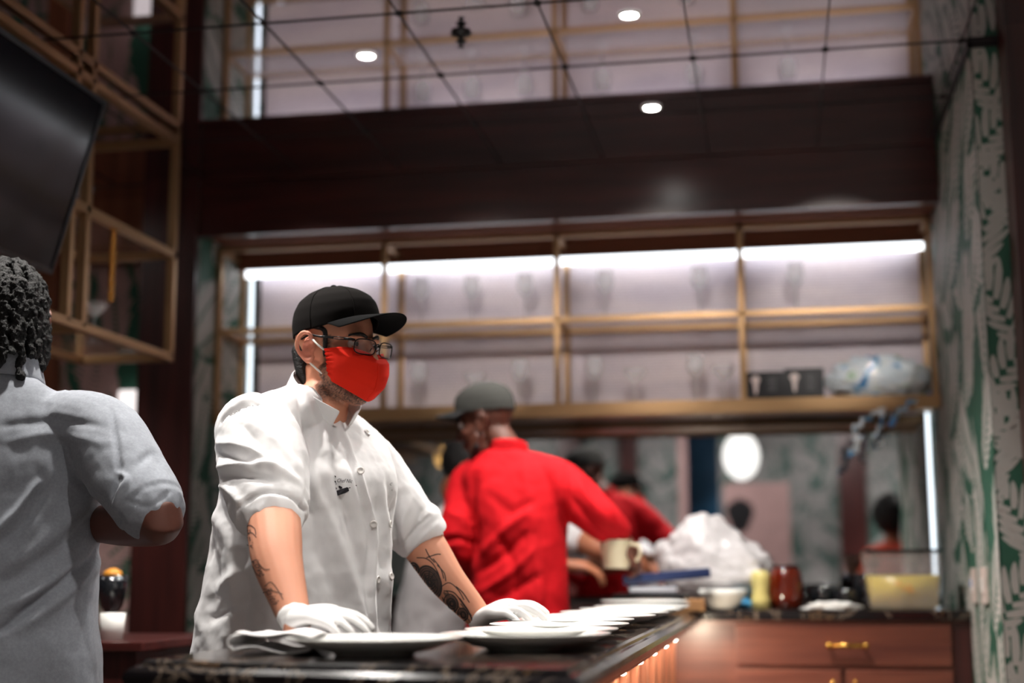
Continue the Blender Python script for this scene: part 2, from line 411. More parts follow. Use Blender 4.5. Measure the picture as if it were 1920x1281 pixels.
# ================================================================== BRASS SHELF in the niche
SX = [-2.25, -1.543, -.834, -.113, .598]; SYF, SYB = 5.56, 5.86; SZ = [1.735, 2.085, 2.43]
sh = thing('display_shelf', 'long brass-framed wall shelf with wire mesh back across the niche behind the bar', 'shelf', (-.83, 5.7, 1.72))
q = .011
def bar(x0, x1, y0, y1, z0, z1): return MB().box(x0, x1, y0, y1, z0, z1, bev=.002)
for x in SX:
    for y in (SYF, SYB-.03): bar(x-q, x+q, y-q, y+q, SZ[0], ZF).build('post', 'gold', sh)
for z in SZ:
    for y in (SYF, SYB-.03): bar(SX[0], SX[-1], y-q, y+q, z-q, z+q).build('rail', 'gold', sh)
    for x in SX: bar(x-q, x+q, SYF, SYB-.03, z-q, z+q).build('bracket', 'gold', sh)
MB().box(SX[0]-.01, SX[-1]+.015, SYF-.012, SYB-.02, 1.715, 1.727).box(SX[0]-.01, SX[-1]+.015, SYF-.014, SYF-.0115, 1.70, 1.752).build('shelf_board', 'gold', sh)
M['shelf_glass'] = plain('smoked shelf glass', rgb(226, 214, 214), .05, 0, alpha=.35, spec=1)
for a, b_ in zip(SX, SX[1:]):
    MB().box(a+.012, b_-.012, SYF+.01, SYB-.04, 2.09, 2.098).build('glass_shelf', 'shelf_glass', sh)
    MB().box(a+(.07 if a < -2 else .005), b_-.005, SYB-.003, SYB+.002, 1.745, 2.42).build('mesh_panel', 'mesh', sh)
# mirror between counter and shelf
MB().box(XL+.01, XR-.012, 6.035, 6.049, 1.0, 1.735).build('wall_mirror', 'mirror')
tag(bpy.data.objects['wall_mirror'], 'wide wall mirror between the rear counter and the brass shelf', 'mirror')
# ================================================================== HANGING FRAME, left
hf = thing('hanging_rack', 'brass hanging rack frame suspended from the ceiling at left beside the television', 'rack', (-2.1, 4.0, 1.86))
HX0, HX1 = -2.46, -2.12; q2 = .014
for x in (HX0, HX1):
    for y in ((4.78, 4.11, 4.01, 3.1) if x == HX1 else (4.78, 3.1)): bar(x-q2, x+q2, y-q2, y+q2, 1.86, ZC-.001).build('post', 'gold', hf)
    for z in (1.86, 2.235, 2.655): bar(x-q2, x+q2, 2.4, 4.78+q2, z-q2, z+q2).build('rail', 'gold', hf)
for y in (4.78, 4.14, 3.1):
    for z in (1.86, 2.235, 2.655): bar(HX0, HX1, y-q2, y+q2, z-q2, z+q2).build('bracket', 'gold', hf)
M['rack_glass'] = plain('rack shelf glass', rgb(150, 120, 112), .06, 0, alpha=.3, spec=1)
for z in (1.875, 2.25):
    MB().box(HX0+.015, HX1-.015, 2.4, 4.77, z, z+.008).build('glass_shelf', 'rack_glass', hf)
# beaded golden ornament hanging by the post
od = MB()
for k in range(15): od.ball((-2.13, 4.33, 2.24-.018*k), .0125 if k % 2 else .0105, sub=2)
o = od.build('bead_garland', 'brass', None, True); tag(o, 'string of golden beads hanging inside the brass rack', 'ornament')
# ================================================================== TV
T = P(197, 190, 3.86); B = P(95, 515, 3.86); wdt = .92
up = (T-B); hgt = up.length; up.normalize(); ay = Vector((0, -1, 0)); nrm = up.cross(ay).normalized()
if nrm.x < 0: nrm = -nrm
tv = thing('television', 'black wall television tilted downward beneath the brass rack at left', 'television', tuple(B))
M['screen'] = plain('tv screen', rgb(14, 15, 20), .12, 0, spec=.35)
def slab(o0, ea, eb, en, a0, a1, b0, b1, n0, n1, bev=0):
    mb = MB().box(a0, a1, b0, b1, n0, n1, bev=bev)
    for v in mb.bm.verts: v.co = o0 + ea*v.co.x + eb*v.co.y + en*v.co.z
    return mb
slab(B, ay, up, nrm, 0, wdt, 0, hgt, -.045, 0, .004).build('housing', 'black', tv)
slab(B, ay, up, nrm, .012, wdt-.012, .016, hgt-.012, 0, .0012).build('screen', 'screen', tv)
fr = MB()
for a0, a1, b0, b1 in ((0, wdt, 0, .016), (0, wdt, hgt-.012, hgt), (0, .012, .016, hgt-.012), (wdt-.012, wdt, .016, hgt-.012)):
    g = MB().box(a0, a1, b0, b1, 0, .006)
    for v in g.bm.verts: v.co = B + ay*v.co.x + up*v.co.y + nrm*v.co.z
    me = g.mesh('t'); fr.bm.from_mesh(me)
fr.build('bezel', 'black', tv)
c0 = B + ay*.5*wdt + up*.5*hgt
MB().tube([c0 - nrm*.045, Vector((HX1+.0, c0.y, c0.z+.02))], .022, 12).build('mount_arm', 'black', tv)
# ================================================================== COUNTER (peninsula)
CT = .97
cn = thing('bar_counter', 'black marble bar counter running back from the camera, plates along it', 'counter', (-.6, 3.4, 0))
FL = Vector((-.955, 2.115, 0)); FR = Vector((-.292, 1.985, 0))
XI, YI, YE = -.70, 2.50, 5.015            # inner corner of the L, far end
LP = [FL, FR, Vector((FR.x, YE, 0)), Vector((XI, YE, 0)), Vector((XI, YI, 0)), Vector((FL.x, YI, 0))]
def edge_prof():   # (outward, z) ogee edge
    return [(-.02, 0), (.0, 0), (.006, -.003), (.008, -.008), (.016, -.010), (.026, -.017), (.030, -.026), (.028, -.036), (.020, -.042), (.012, -.046), (.012, -.052), (-.02, -.052)]
def offp(poly, off):
    n = len(poly); out = []
    for i in range(n):
        a_, b_, c_ = poly[i-1], poly[i], poly[(i+1) % n]
        d1 = (b_-a_).normalized(); d2 = (c_-b_).normalized()
        n1 = Vector((d1.y, -d1.x, 0)); n2 = Vector((d2.y, -d2.x, 0))
        out.append(b_ + (n1+n2)*(off/(1+n1.dot(n2))))
    return out
bm = bmesh.new(); rings = []
for off, z in edge_prof():
    rings.append([bm.verts.new(p+Vector((0, 0, CT+z))) for p in offp(LP, off)])
for A_, B_ in zip(rings, rings[1:]):
    for k in range(6): bm.faces.new((A_[k], A_[(k+1) % 6], B_[(k+1) % 6], B_[k]))
bm.faces.new(rings[0]); bm.faces.new(rings[-1][::-1])
bmesh.ops.recalc_face_normals(bm, faces=bm.faces)
me = bpy.data.meshes.new('worktop'); bm.to_mesh(me); bm.free()
link('worktop', me, 'marble', cn, False)
bx1 = FR.x-.045; bx0 = FL.x+.05
d_ = offp(LP, -.06)
bm = bmesh.new()
A_ = [bm.verts.new(p+Vector((0, 0, 0))) for p in d_]; B_ = [bm.verts.new(p+Vector((0, 0, CT-.05))) for p in d_]
for k in range(6): bm.faces.new((A_[k], A_[(k+1) % 6], B_[(k+1) % 6], B_[k]))
bm.faces.new(A_[::-1]); bm.faces.new(B_)
me = bpy.data.meshes.new('base'); bm.to_mesh(me); bm.free()
link('base', me, 'cabinet_z', cn, False)
px0 = FR.x-.06
for k in range(11):
    y = 2.25+.24*k
    MB().box(px0-.001, px0+.018, y, y+.05, .05, CT-.075, bev=.004).build('pilaster', 'cabinet_z', cn)
MB().box(px0-.001, px0+.022, 2.12, 4.95, CT-.075, CT-.052).build('cornice', 'cabinet_z', cn)
M['led_warm'] = emit('warm led puck', (1, .92, .82, 1), 9)
for k in range(7):
    y = 2.16+.36*k
    MB().box(FR.x-.034, FR.x-.012, y, y+.035, CT-.072, CT-.0515, bev=.003).build('light_puck', 'led_warm', cn)
area('undercounter_glow', (px0+.038, 3.5, CT-.058), .02, 2.9, 8, (1, .88, .74))
# ================================================================== REAR COUNTER
rc = thing('rear_counter', 'brown wooden cabinet with black marble top along the rear mirror', 'counter', (.15, 5.45, 0))
MB().box(-.76, XR-.004, 5.05, 6.03, CT-.035, CT, bev=.006).build('worktop', 'marble', rc)
MB().box(-.74, XR-.004, 5.085, 6.03, 0, CT-.035).build('carcass', 'cabinet', rc)
MB().box(XR-.06, XR-.004, 5.07, 5.087, 0, CT-.04).build('end_stile', 'mahogany', rc)
dx0, dx1 = -.155, .555
d = MB().box(dx0, dx1, 5.062, 5.086, CT-.185, CT-.048, bev=.004).build('drawer', 'cabinet', rc)
hx = .215
hnd = MB().tube([(hx-.055, 5.03, CT-.117), (hx+.055, 5.03, CT-.117)], .0075, 10)
for s_ in (-1, 1): hnd.tube([(hx+s_*.055, 5.063, CT-.117), (hx+s_*.055, 5.03, CT-.117)], .006, 8).ball((hx+s_*.06, 5.03, CT-.117), .011, sub=2)
h = hnd.build('handle', 'brass', d, True)
for a, b_, s_ in ((dx0, (dx0+dx1)/2-.008, 1), ((dx0+dx1)/2+.008, dx1, -1)):
    z0, z1 = .12, CT-.198
    db = MB().box(a, b_, 5.066, 5.086, z0, z1)
    fr = .055
    for x0, x1, zz0, zz1 in ((a, b_, z1-fr, z1), (a, b_, z0, z0+fr), (a, a+fr, z0+fr, z1-fr), (b_-fr, b_, z0+fr, z1-fr)): db.box(x0, x1, 5.054, 5.066, zz0, zz1, bev=.003)
    db.box(a+fr+.03, b_-fr-.03, 5.056, 5.066, z0+fr+.03, z1-fr-.03, bev=.005)
    dd = db.build('door', 'cabinet', rc)
    kx = b_-.028 if s_ > 0 else a+.028
    MB().tube([(kx, 5.054, z1-.045), (kx, 5.035, z1-.045)], .005, 8).ball((kx, 5.03, z1-.045), (.008, .007, .016), sub=2).build('knob', 'brass', dd, True)
# ================================================================== PLATES
M['china'] = plain('white glazed china', rgb(244, 244, 240), .12, 0)
PL = [('A', -.637, 2.262, 'nearest white dinner plate, at the left under the gloved right hand', .14), ('B', -.425, 2.44, 'second white dinner plate, overlapping past the nearest one to the right', .144),
      ('C', -.430, 2.64, 'third white plate from the camera in the row on the bar', .14), ('D', -.436, 2.90, 'fourth white plate from the camera, beside the gloved left fingertips', .14),
      ('E', -.452, 3.165, 'fifth white plate from the camera, in front of the gloved left hand', .14), ('F', -.43, 3.46, 'sixth white plate from the camera in the row on the bar', .14),
      ('G', -.420, 3.75, 'seventh white plate from the camera in the row on the bar', .14), ('H', -.410, 4.04, 'eighth white plate from the camera in the row on the bar', .14),
      ('I', -.405, 4.33, 'ninth white plate from the camera in the row on the bar', .14), ('J', -.42, 4.66, 'farthest white plate of the row, lower one of its stacked pair', .14),
      ('K', -.425, 4.665, 'top white plate of the stacked pair at the far end of the row', .14)]
prof = [(0, .004), (.05, .004), (.055, 0), (.062, 0), (.066, .005), (.09, .008), (.115, .017), (.137, .0255), (.1405, .0275), (.139, .029), (.134, .0285), (.112, .021), (.094, .0135), (.085, .0105), (.05, .009), (0, .009)]
pm = MB().lathe(prof, n=72).mesh('dinner_plate')
first = True
for i, (k, x, y, lb, r_) in enumerate(PL):
    o = bpy.data.objects.new('dinner_plate', pm); COL.objects.link(o)
    if first:
        pm.materials.append(M['china'])
        for p_ in pm.polygons: p_.use_smooth = True
        first = False
    o.location = (x, y, CT + .0003 + (.0105 if k == 'K' else 0)); s_ = r_/.14; o.scale = (s_, s_, 1); o.rotation_euler = (0, 0, rnd.uniform(0, 6))
    tag(o, lb, 'plate', 'white dinner plates lined up on the bar')

spot('counter_end_beam', (-.285, 4.70, CT-.07), 4.5, R(140), 1.0, (1, .84, .64), .02, (-.20, 5.085, .74))
# ================================================================== PEOPLE toolkit
def lerp(a, b, t): return a + (b-a)*t
def cr(pts, n):                                  # catmull-rom over tuples/vectors (any length rows)
    A = np.array([list(p) for p in pts], float); out = []
    m = len(A)
    for i in range(m-1):
        p0, p1, p2, p3 = A[max(i-1, 0)], A[i], A[i+1], A[min(i+2, m-1)]
        for k in range(n):
            t = k/n
            out.append(.5*((2*p1) + (-p0+p2)*t + (2*p0-5*p1+4*p2-p3)*t*t + (-p0+3*p1-3*p2+p3)*t**3))
    out.append(A[-1]); return np.array(out)
def limb(mb, pts, n=18, sub=6):
    """pts rows: x y z r ; smooth tapering limb with round ends"""
    a = cr(pts, sub); mb.tube([Vector(p[:3]) for p in a], [max(.001, p[3]) for p in a], n)
    mb.ball(a[0][:3], a[0][3]*.985, sub=2); mb.ball(a[-1][:3], a[-1][3]*.985, sub=2)
def trunk(mb, rings, n=36, sub=5, pw=2.3):
    """rings rows: centre(3), front vector(3), side vector(3) (half extents)"""
    a = cr([tuple(c)+tuple(f)+tuple(s) for c, f, s in rings], sub); R_ = []
    for row in a:
        c, f, s = Vector(row[:3]), Vector(row[3:6]), Vector(row[6:9])
        ring = []
        for k in range(n):
            th = 2*PI*k/n; x, y = math.cos(th), math.sin(th)
            x = math.copysign(abs(x)**(2/pw), x); y = math.copysign(abs(y)**(2/pw), y)
            ring.append(mb.bm.verts.new(c + f*x + s*y))
        R_.append(ring)
    for A_, B_ in zip(R_, R_[1:]):
        for k in range(n): mb.bm.faces.new((A_[k], A_[(k+1) % n], B_[(k+1) % n], B_[k]))
    mb.bm.faces.new(R_[0][::-1]); mb.bm.faces.new(R_[-1])
def fuse(name, mb, mats, parent, voxel=.006, sm=6, world=True, fac=.5):
    o = mb.build(name, mats, None, True)
    mods(o, ('REMESH', dict(mode='VOXEL', voxel_size=voxel, use_smooth_shade=True)), ('SMOOTH', dict(iterations=sm, factor=fac)))
    me = bake(o)
    for p in me.polygons: p.use_smooth = True
    if parent is not None:
        o.parent = parent
        if world: o.matrix_parent_inverse = (Matrix.Translation(parent.location) @ parent.rotation_euler.to_matrix().to_4x4()).inverted()
    return o
def arrs(me):
    n = len(me.vertices); co = np.empty(n*3); no = np.empty(n*3)
    me.vertices.foreach_get('co', co); me.vertices.foreach_get('normal', no)
    return co.reshape(-1, 3), no.reshape(-1, 3)
def setco(me, co): me.vertices.foreach_set('co', co.ravel()); me.update()
Rm = np.array([list(CR), list(CU), list(CF)])
def pjn(co):
    w = (co - np.array([0, 0, CAM_H])) @ Rm.T
    return np.stack([960 + F_PX*w[:, 0]/w[:, 2], 640.5 - F_PX*w[:, 1]/w[:, 2]], 1)
def segd(p, a, b):
    a = np.array(a, float); b = np.array(b, float); d = b-a
    t = np.clip(((p-a) @ d)/max(1e-9, d @ d), 0, 1)
    return np.linalg.norm(p-(a+t[:, None]*d), axis=1), t
def folds(o, specs, back=False):
    """cloth creases: specs (polyline px, width px, height m). Only on the side that faces that way."""
    me = o.data; co, no = arrs(me); px = pjn(co)
    view = co - np.array([0, 0, CAM_H]); view /= np.linalg.norm(view, axis=1)[:, None]
    face = sstep(-.05, .3, -(no*view).sum(1)); disp = np.zeros(len(co))
    for pl, w, h in specs:
        pl = cr(pl, 5) if len(pl) > 2 else np.array(pl, float); m = len(pl)-1; best = np.full(len(co), 1e9); tt = np.zeros(len(co))
        for i in range(m):
            d, t = segd(px, pl[i], pl[i+1]); u = d < best
            best[u] = d[u]; tt[u] = (i+t[u])/m
        taper = np.clip(np.sin(PI*np.clip(tt*.9+.05, 0, 1)), 0, 1)**.5
        disp += h*np.exp(-(best/w)**2)*taper
    co += no*(disp*face)[:, None]; setco(me, co)
def rumple(o, amp, scale, seed=0, stretch=(1, 1, 1), mask=None):
    me = o.data; co, no = arrs(me)
    d = np.array([noise.fractal(Vector((c[0]*stretch[0], c[1]*stretch[1], c[2]*stretch[2]))*scale + Vector((seed, 0, 0)), .9, 2, 3) for c in co])
    if mask is not None: d *= mask(co)
    co += no*(d*amp)[:, None]; setco(me, co)
def paint(o, fn, name='Col'):
    me = o.data; co, no = arrs(me); c = fn(co, no)
    at = me.color_attributes.new(name, 'FLOAT_COLOR', 'POINT'); at.data.foreach_set('color', c.astype(np.float32).ravel())
def attr_mat(name, rough=.5, sss=0, bs=None, name_a='Col', **kw):
    m, nt, b = nmat(name); a = nt.nodes.new('ShaderNodeAttribute'); a.attribute_name = name_a
    nt.links.new(a.outputs['Color'], b.inputs['Base Color']); b.inputs['Roughness'].default_value = rough
    if sss:
        b.inputs['Subsurface Weight'].default_value = sss; b.inputs['Subsurface Radius'].default_value = (.012, .005, .003); b.inputs['Subsurface Scale'].default_value = .6
    if bs: bump(nt, b, *bs, vec=objvec(nt))
    return m
def onto(o, tree, pts2d, seg, depth_from=None, off=.0012):
    """drop px points onto the surface behind them"""
    out = []
    for x, y in pts2d:
        d = ray(x, y).normalized(); h = tree.ray_cast(Vector((0, 0, CAM_H)) + d*1.5, d)
        out.append(None if h[0] is None else h[0] + h[1]*off)
    return out
def tree_of(*os):
    bm = bmesh.new()
    for o in os: bm.from_mesh(o.data)
    t = BVHTree.FromBMesh(bm); bm.free(); return t
def decal(name, tree, polys, mat, parent, off=.001):
    """printed or inked marks: flat polygons (px) laid on the surface"""
    bm = bmesh.new()
    for poly in polys:
        vs = onto(None, tree, poly, None, off=off)
        if any(v is None for v in vs) or len(vs) < 3: continue
        try: bm.faces.new([bm.verts.new(v) for v in vs])
        except ValueError: pass
    bmesh.ops.recalc_face_normals(bm, faces=bm.faces)
    me = bpy.data.meshes.new(name); bm.to_mesh(me); bm.free()
    return link(name, me, mat, parent, False)
def ribbon(pl, w):
    """stroke polyline -> small quads"""
    a = cr(pl, 5) if len(pl) > 2 else cr(pl, 4); out = []
    for i in range(len(a)-1):
        d = a[i+1]-a[i]; L = np.linalg.norm(d)
        if L < 1e-6: continue
        n = np.array([-d[1], d[0]])/L*w/2; e = d/L*w*.15
        out.append([tuple(a[i]+n-e), tuple(a[i]-n-e), tuple(a[i+1]-n+e), tuple(a[i+1]+n+e)])
    return out
# ---- head
def headM(c, yaw, pitch=0, roll=0, s=1.0):
    return Matrix.Translation(c) @ Matrix.Rotation(yaw, 4, 'Z') @ Matrix.Rotation(pitch, 4, 'Y') @ Matrix.Rotation(roll, 4, 'X') @ Matrix.Scale(s, 4)
def head_parts(mb, Hm, ears=True, neck=None, nseg=2):
    s = Hm.to_scale().x; Rq = Hm.to_quaternion()
    def ell(c, r, sub=3):
        res = bmesh.ops.create_icosphere(mb.bm, subdivisions=sub, radius=1)
        for v in res['verts']: v.co = Hm @ Vector((c[0]+v.co.x*r[0], c[1]+v.co.y*r[1], c[2]+v.co.z*r[2]))
    def ch(rows):
        limb(mb, [tuple(Hm @ Vector(q[:3]))+(q[3]*s,) for q in rows], 12, 4)
    ell((-.012, 0, .043), (.094, .074, .085)); ell((.032, 0, -.018), (.057, .060, .085))
    ell((.028, 0, -.072), (.054, .054, .040)); ell((.066, 0, -.098), (.024, .026, .018))
    for sd in (-1, 1):
        ell((.056, .036*sd, -.014), (.026, .023, .02)); ell((.077, .024*sd, .028), (.014, .026, .009), 2)
        ell((.098, .012*sd, -.024), (.011, .008, .008), 2)
        ch([(.02, .055*sd, -.045, .018), (.05, .042*sd, -.08, .016), (.066, .014*sd, -.098, .014)])
        if ears:
            y = .076*sd; k = sd
            ch([(.004, y, .012, .004), (-.003, y+.010*k, .030, .0048), (-.018, y+.015*k, .034, .005), (-.030, y+.018*k, .020, .005), (-.031, y+.017*k, 0, .0048), (-.020, y+.010*k, -.017, .005), (-.004, y+.005*k, -.027, .0075), (.003, y+.002*k, -.018, .005)])
            ell((-.014, y-.002*k, .004), (.018, .006, .028), 2)
            ch([(-.006, y+.005*k, .017, .003), (-.018, y+.009*k, .014, .0035), (-.020, y+.008*k, 0, .003), (-.010, y+.004*k, -.010, .004)])
            ch([(.006, y, .004, .0045), (.003, y+.004*k, -.004, .005)])
    ch([(.086, 0, .022, .009), (.098, 0, .004, .009), (.108, 0, -.018, .0108)])
    ell((.088, 0, -.047), (.011, .022, .007), 2); ell((.086, 0, -.058), (.011, .019, .007), 2)
def eye_sockets(o, Hm):
    me = o.data; co, no = arrs(me); inv = Hm.inverted(); Ri = np.array(inv.to_3x3()); T_ = np.array(inv.translation)
    l = co @ Ri.T + T_
    for sd in (-1, 1):
        d = np.linalg.norm((l-np.array([.084, .031*sd, .015]))/np.array([.03, .019, .012]), axis=1)
        l[:, 0] -= .010*np.exp(-d**2)
    Rf = np.array(Hm.to_3x3()); co = l @ Rf.T + np.array(Hm.translation); setco(me, co)
M['eye_white'] = plain('eye white', rgb(222, 214, 208), .25)
M['iris'] = plain('dark brown iris', rgb(40, 24, 18), .15)
def eyes(Hm, parent, skin, lid=True):
    for sd in (-1, 1):
        mb = MB(); mb.ball((0, 0, 0), .0122, 0, 3)
        for f in mb.bm.faces:
            if f.calc_center_median().normalized().x > .87: f.material_index = 1
        for v in mb.bm.verts: v.co = Hm @ (v.co + Vector((.0725, .031*sd, .015)))
        e = mb.build('eye', ['eye_white', 'iris'], parent, True)
        if lid:
            def L_(u, v, lo=False):
                th = (u-.5)*2.2; ph = lerp(1.45, .30, v) if not lo else lerp(-1.4, -.42, v)
                r_ = .0134
                return Hm @ Vector((.0725 + r_*math.cos(ph)*math.cos(th), .031*sd + r_*math.cos(ph)*math.sin(th), .015 + r_*math.sin(ph)))
            mb = MB().grid(lambda u, v: L_(u, v), 10, 6).grid(lambda u, v: L_(u, v, True), 10, 6)
            mb.build('eyelid', skin, parent, True)
def brows(Hm, parent, mat):
    for sd in (-1, 1):
        mb = MB(); limb(mb, [tuple(Hm @ Vector(q[:3]))+(q[3],) for q in ((.0925, .011*sd, .031, .0030), (.089, .028*sd, .0365, .0040), (.074, .047*sd, .031, .0025))], 8, 4)
        mb.build('eyebrow', mat, parent, True)
# ---- hands
def hand(mb, W, d, n, thumb, curl=(.35, .4, .3), L=1.0, spread=.07, th_ang=.9, arch=.012, r0=.0085):
    """W wrist, d finger direction, n back-of-hand direction, thumb = +-1 side (n x d)"""
    d = Vector(d).normalized(); n = (Vector(n)-d*Vector(n).dot(d)).normalized(); s = n.cross(d)*thumb; W = Vector(W)
    rows = []
    trunk(mb, [(W, n*.021*L, s*.027*L), (W+d*.03*L+n*arch*.5, n*.019*L, s*.035*L), (W+d*.065*L+n*arch, n*.0155*L, s*.041*L), (W+d*.092*L+n*arch*.8, n*.011*L, s*.038*L)], 20, 4, 2.4)
    lens = ((.040, .024, .020), (.045, .028, .022), (.042, .026, .021), (.033, .020, .018))
    for i, off in enumerate((.029, .010, -.010, -.028)):
        b = W + d*(.088-.006*abs(i-1.3))*L + s*off*L + n*arch*.8
        a = spread*(1.5-i); dd = (d*math.cos(a) + s*math.sin(a)).normalized(); ang = 0
        pts = [tuple(b-dd*.02)+(r0*L*1.05,), tuple(b)+(r0*L*1.08,)]
        p = b
        for k, seg in enumerate(lens[i]):
            ang += curl[k]*(1+.12*((i*7) % 3-1)); q_ = dd*math.cos(ang) - n*math.sin(ang); p = p + q_*seg*L
            pts.append(tuple(p)+(r0*L*(1-.1*(k+1)),))
        limb(mb, pts, 12, 4)
    tb = W + d*.022*L + s*.028*L; td = (d*math.cos(th_ang)+s*math.sin(th_ang)).normalized()
    p1 = tb + td*.038*L - n*.006; p2 = p1 + (td*.8+d*.45-n*.15).normalized()*.030*L; p3 = p2 + (td*.5+d*.75-n*.2).normalized()*.024*L
    limb(mb, [tuple(W+d*.008+s*.012)+(.014*L,), tuple(tb)+(.0135*L,), tuple(p1)+(.0112*L,), tuple(p2)+(.0098*L,), tuple(p3)+(.0082*L,)], 12, 4)
# ================================================================== CHEF in white
def V4(v, r): return tuple(v)+(r,)
chef = thing('person', 'person in white chef jacket, black cap, glasses and red mask leaning on the counter', 'person', (-1.12, 3.02, 0))
yaw = R(-24)
ya = Vector((-math.sin(yaw), math.cos(yaw), 0))
HC = P(578, 655, 2.925) + ya*.078 + Vector((math.cos(yaw), math.sin(yaw), 0))*.012
Hc = headM(HC, yaw, R(4))
TF = Vector((math.cos(R(-28)), math.sin(R(-28)), 0)); TS = Vector((-TF.y, TF.x, 0)); UP = Vector((0, 0, 1))
M['skin_chef'] = attr_mat('light tan skin', .62, .12, (220, .12, .001))
M['jacket'] = plain('white cotton twill', rgb(236, 235, 236), .8, bs=(420, .12, .0006), sheen=.15)
M['glove'] = plain('white latex glove', rgb(242, 241, 240), .5, bs=(60, .1, .001))
M['trousers'] = plain('black cotton trousers', rgb(24, 24, 27), .85)
M['shoe'] = plain('black leather shoes', rgb(18, 18, 18), .4)
M['hair'] = plain('black hair', rgb(18, 15, 15), .55, bs=(300, .8, .004))
# joints
shR = P(482, 818, 2.80); shL = P(688, 875, 3.17)
elR = P(511, 965, 2.655); wrR = P(553, 1163, 2.475)
elL = P(783, 1005, 3.22); wrL = P(903, 1163, 3.20)
foR = P(521, 1055, 2.56); foL = P(838, 1088, 3.2)
hip = P(548, 1262, 3.0); hip.z = .90
nb = P(604, 758, 2.985)
def tr(px, py, Y, a, b, tilt=0, dz=0):
    c = P(px, py, Y); ft = (TF*math.cos(tilt) - UP*math.sin(tilt))
    return (c, ft*a, TS*b)
def skin_body(mb, k=0.0):
    head_parts(mb, Hc)
    limb(mb, [V4(Hc @ Vector((-.022, 0, -.035)), .054), V4(Hc @ Vector((-.03, 0, -.09)), .053), V4(nb, .058), V4(nb-UP*.05-TF*.02, .066)])
    trunk(mb, [(hip, TF*.115, TS*.165), tr(556, 1150, 3.0, .12, .16), tr(572, 1000, 3.0, .12, .16), tr(590, 890, 2.99, .11, .17, .15), tr(596, 820, 2.985, .085, .16, .35), tr(602, 785, 2.985, .06, .09, .5)], 28)
    for s_, e_, f_, w_, r in ((shR, elR, foR, wrR, (.058, .052, .0465, .0285)), (shL, elL, foL, wrL, (.055, .050, .042, .0275))):
        limb(mb, [V4(s_-UP*.02, r[0]), V4(lerp(s_, e_, .5), r[0]*.93), V4(e_, r[1]), V4(lerp(e_, f_, .5), (r[1]+r[2])/2*1.03), V4(f_, r[2]), V4(lerp(f_, w_, .65), r[3]*1.22), V4(w_, r[3])])
    for sd in (-1, 1):
        h = hip + TS*.09*sd; kn = Vector((h.x+.02, h.y, .50)); an = Vector((h.x-.03, h.y, .09))
        limb(mb, [V4(h, .095), V4(lerp(h, kn, .5), .078), V4(kn, .058), V4(lerp(kn, an, .35), .056), V4(an, .036)])
        limb(mb, [V4(an+Vector((-.03, 0, -.05)), .033), V4(an+Vector((.12, -.02, -.058)), .028)])
    limb(mb, [V4(wrR, .027), V4(wrR+(wrR-foR).normalized()*.015, .026)]); limb(mb, [V4(wrL, .026), V4(wrL+(wrL-foL).normalized()*.015, .025)])
mb = MB(); skin_body(mb)
body = fuse('body', mb, 'skin_chef', chef, .0035, 3)
eye_sockets(body, Hc)
HcI = np.array(Hc.inverted())
def skincol(co, no):
    l = co @ HcI[:3, :3].T + HcI[:3, 3]
    base = np.array([lin(214), lin(148), lin(118), 1]); c = np.tile(base, (len(co), 1))
    nz = np.array([noise.noise(Vector(p)*22) for p in co]); c[:, :3] *= (1+.07*nz)[:, None]
    # beard and sideburn stubble on the jaw
    jaw = np.clip(1-np.abs((l[:, 2]+.083+.25*(l[:, 0]-.03))/.034), 0, 1)*sstep(-.005, .02, l[:, 0])*(l[:, 2] < -.02)*(np.abs(l[:, 1]) < .08)*(l[:, 0] < .12)
    sb = np.exp(-((l[:, 0]-.026)/.012)**2)*(l[:, 2] < .03)*sstep(-.09, -.06, l[:, 2])*(np.abs(l[:, 1]) > .035)*(np.abs(l[:, 1]) < .09)
    k = np.clip(np.maximum(jaw*1.8, sb*1.1), 0, 1)*np.clip(.75+.6*np.array([noise.noise(Vector(p)*420) for p in co]), 0, 1)
    dark = np.array([lin(44), lin(30), lin(27), 1]); c = c*(1-k[:, None])+dark*k[:, None]
    ear = np.exp(-(np.linalg.norm((l-np.array([-.012, -.085, .003]))/np.array([.03, .012, .04]), axis=1))**4)
    c[:, 0] *= 1+.08*ear; c[:, 1] *= 1-.18*ear; c[:, 2] *= 1-.12*ear; c[:, 3] = 1
    return c
paint(body, skincol)
eyes(Hc, chef, M['skin_lid'] if 'skin_lid' in M else plain('eyelid skin', rgb(190, 128, 104), .5))
brows(Hc, chef, 'hair')
# hair below the cap
mb = MB()
res = bmesh.ops.create_icosphere(mb.bm, subdivisions=4, radius=1)
for v in res['verts']:
    p = Vector((v.co.x*.0905-.0175, v.co.y*.0775, v.co.z*.088+.037)); v.co = p
bmesh.ops.bisect_plane(mb.bm, geom=mb.bm.verts[:]+mb.bm.edges[:]+mb.bm.faces[:], plane_co=(-.008, 0, 0), plane_no=(1, 0, .16), clear_outer=True)
for sd in (-1, 1): limb(mb, [(-.04, .069*sd, .050, .008), (.0, .069*sd, .048, .007), (.022, .0665*sd, .040, .0065), (.024, .0655*sd, .012, .006), (.022, .0635*sd, -.012, .005)], 8, 3)
for k in range(9):
    y = -.048+.012*k; limb(mb, [(-.085+abs(y)*.4, y, .0, .018), (-.074+abs(y)*.4, y, -.045, .014), (-.062+abs(y)*.35, y, -.066, .009)], 8, 3)
for v in mb.bm.verts: v.co = Hc @ v.co
hr = fuse('hair', mb, 'hair', chef, .004, 2)
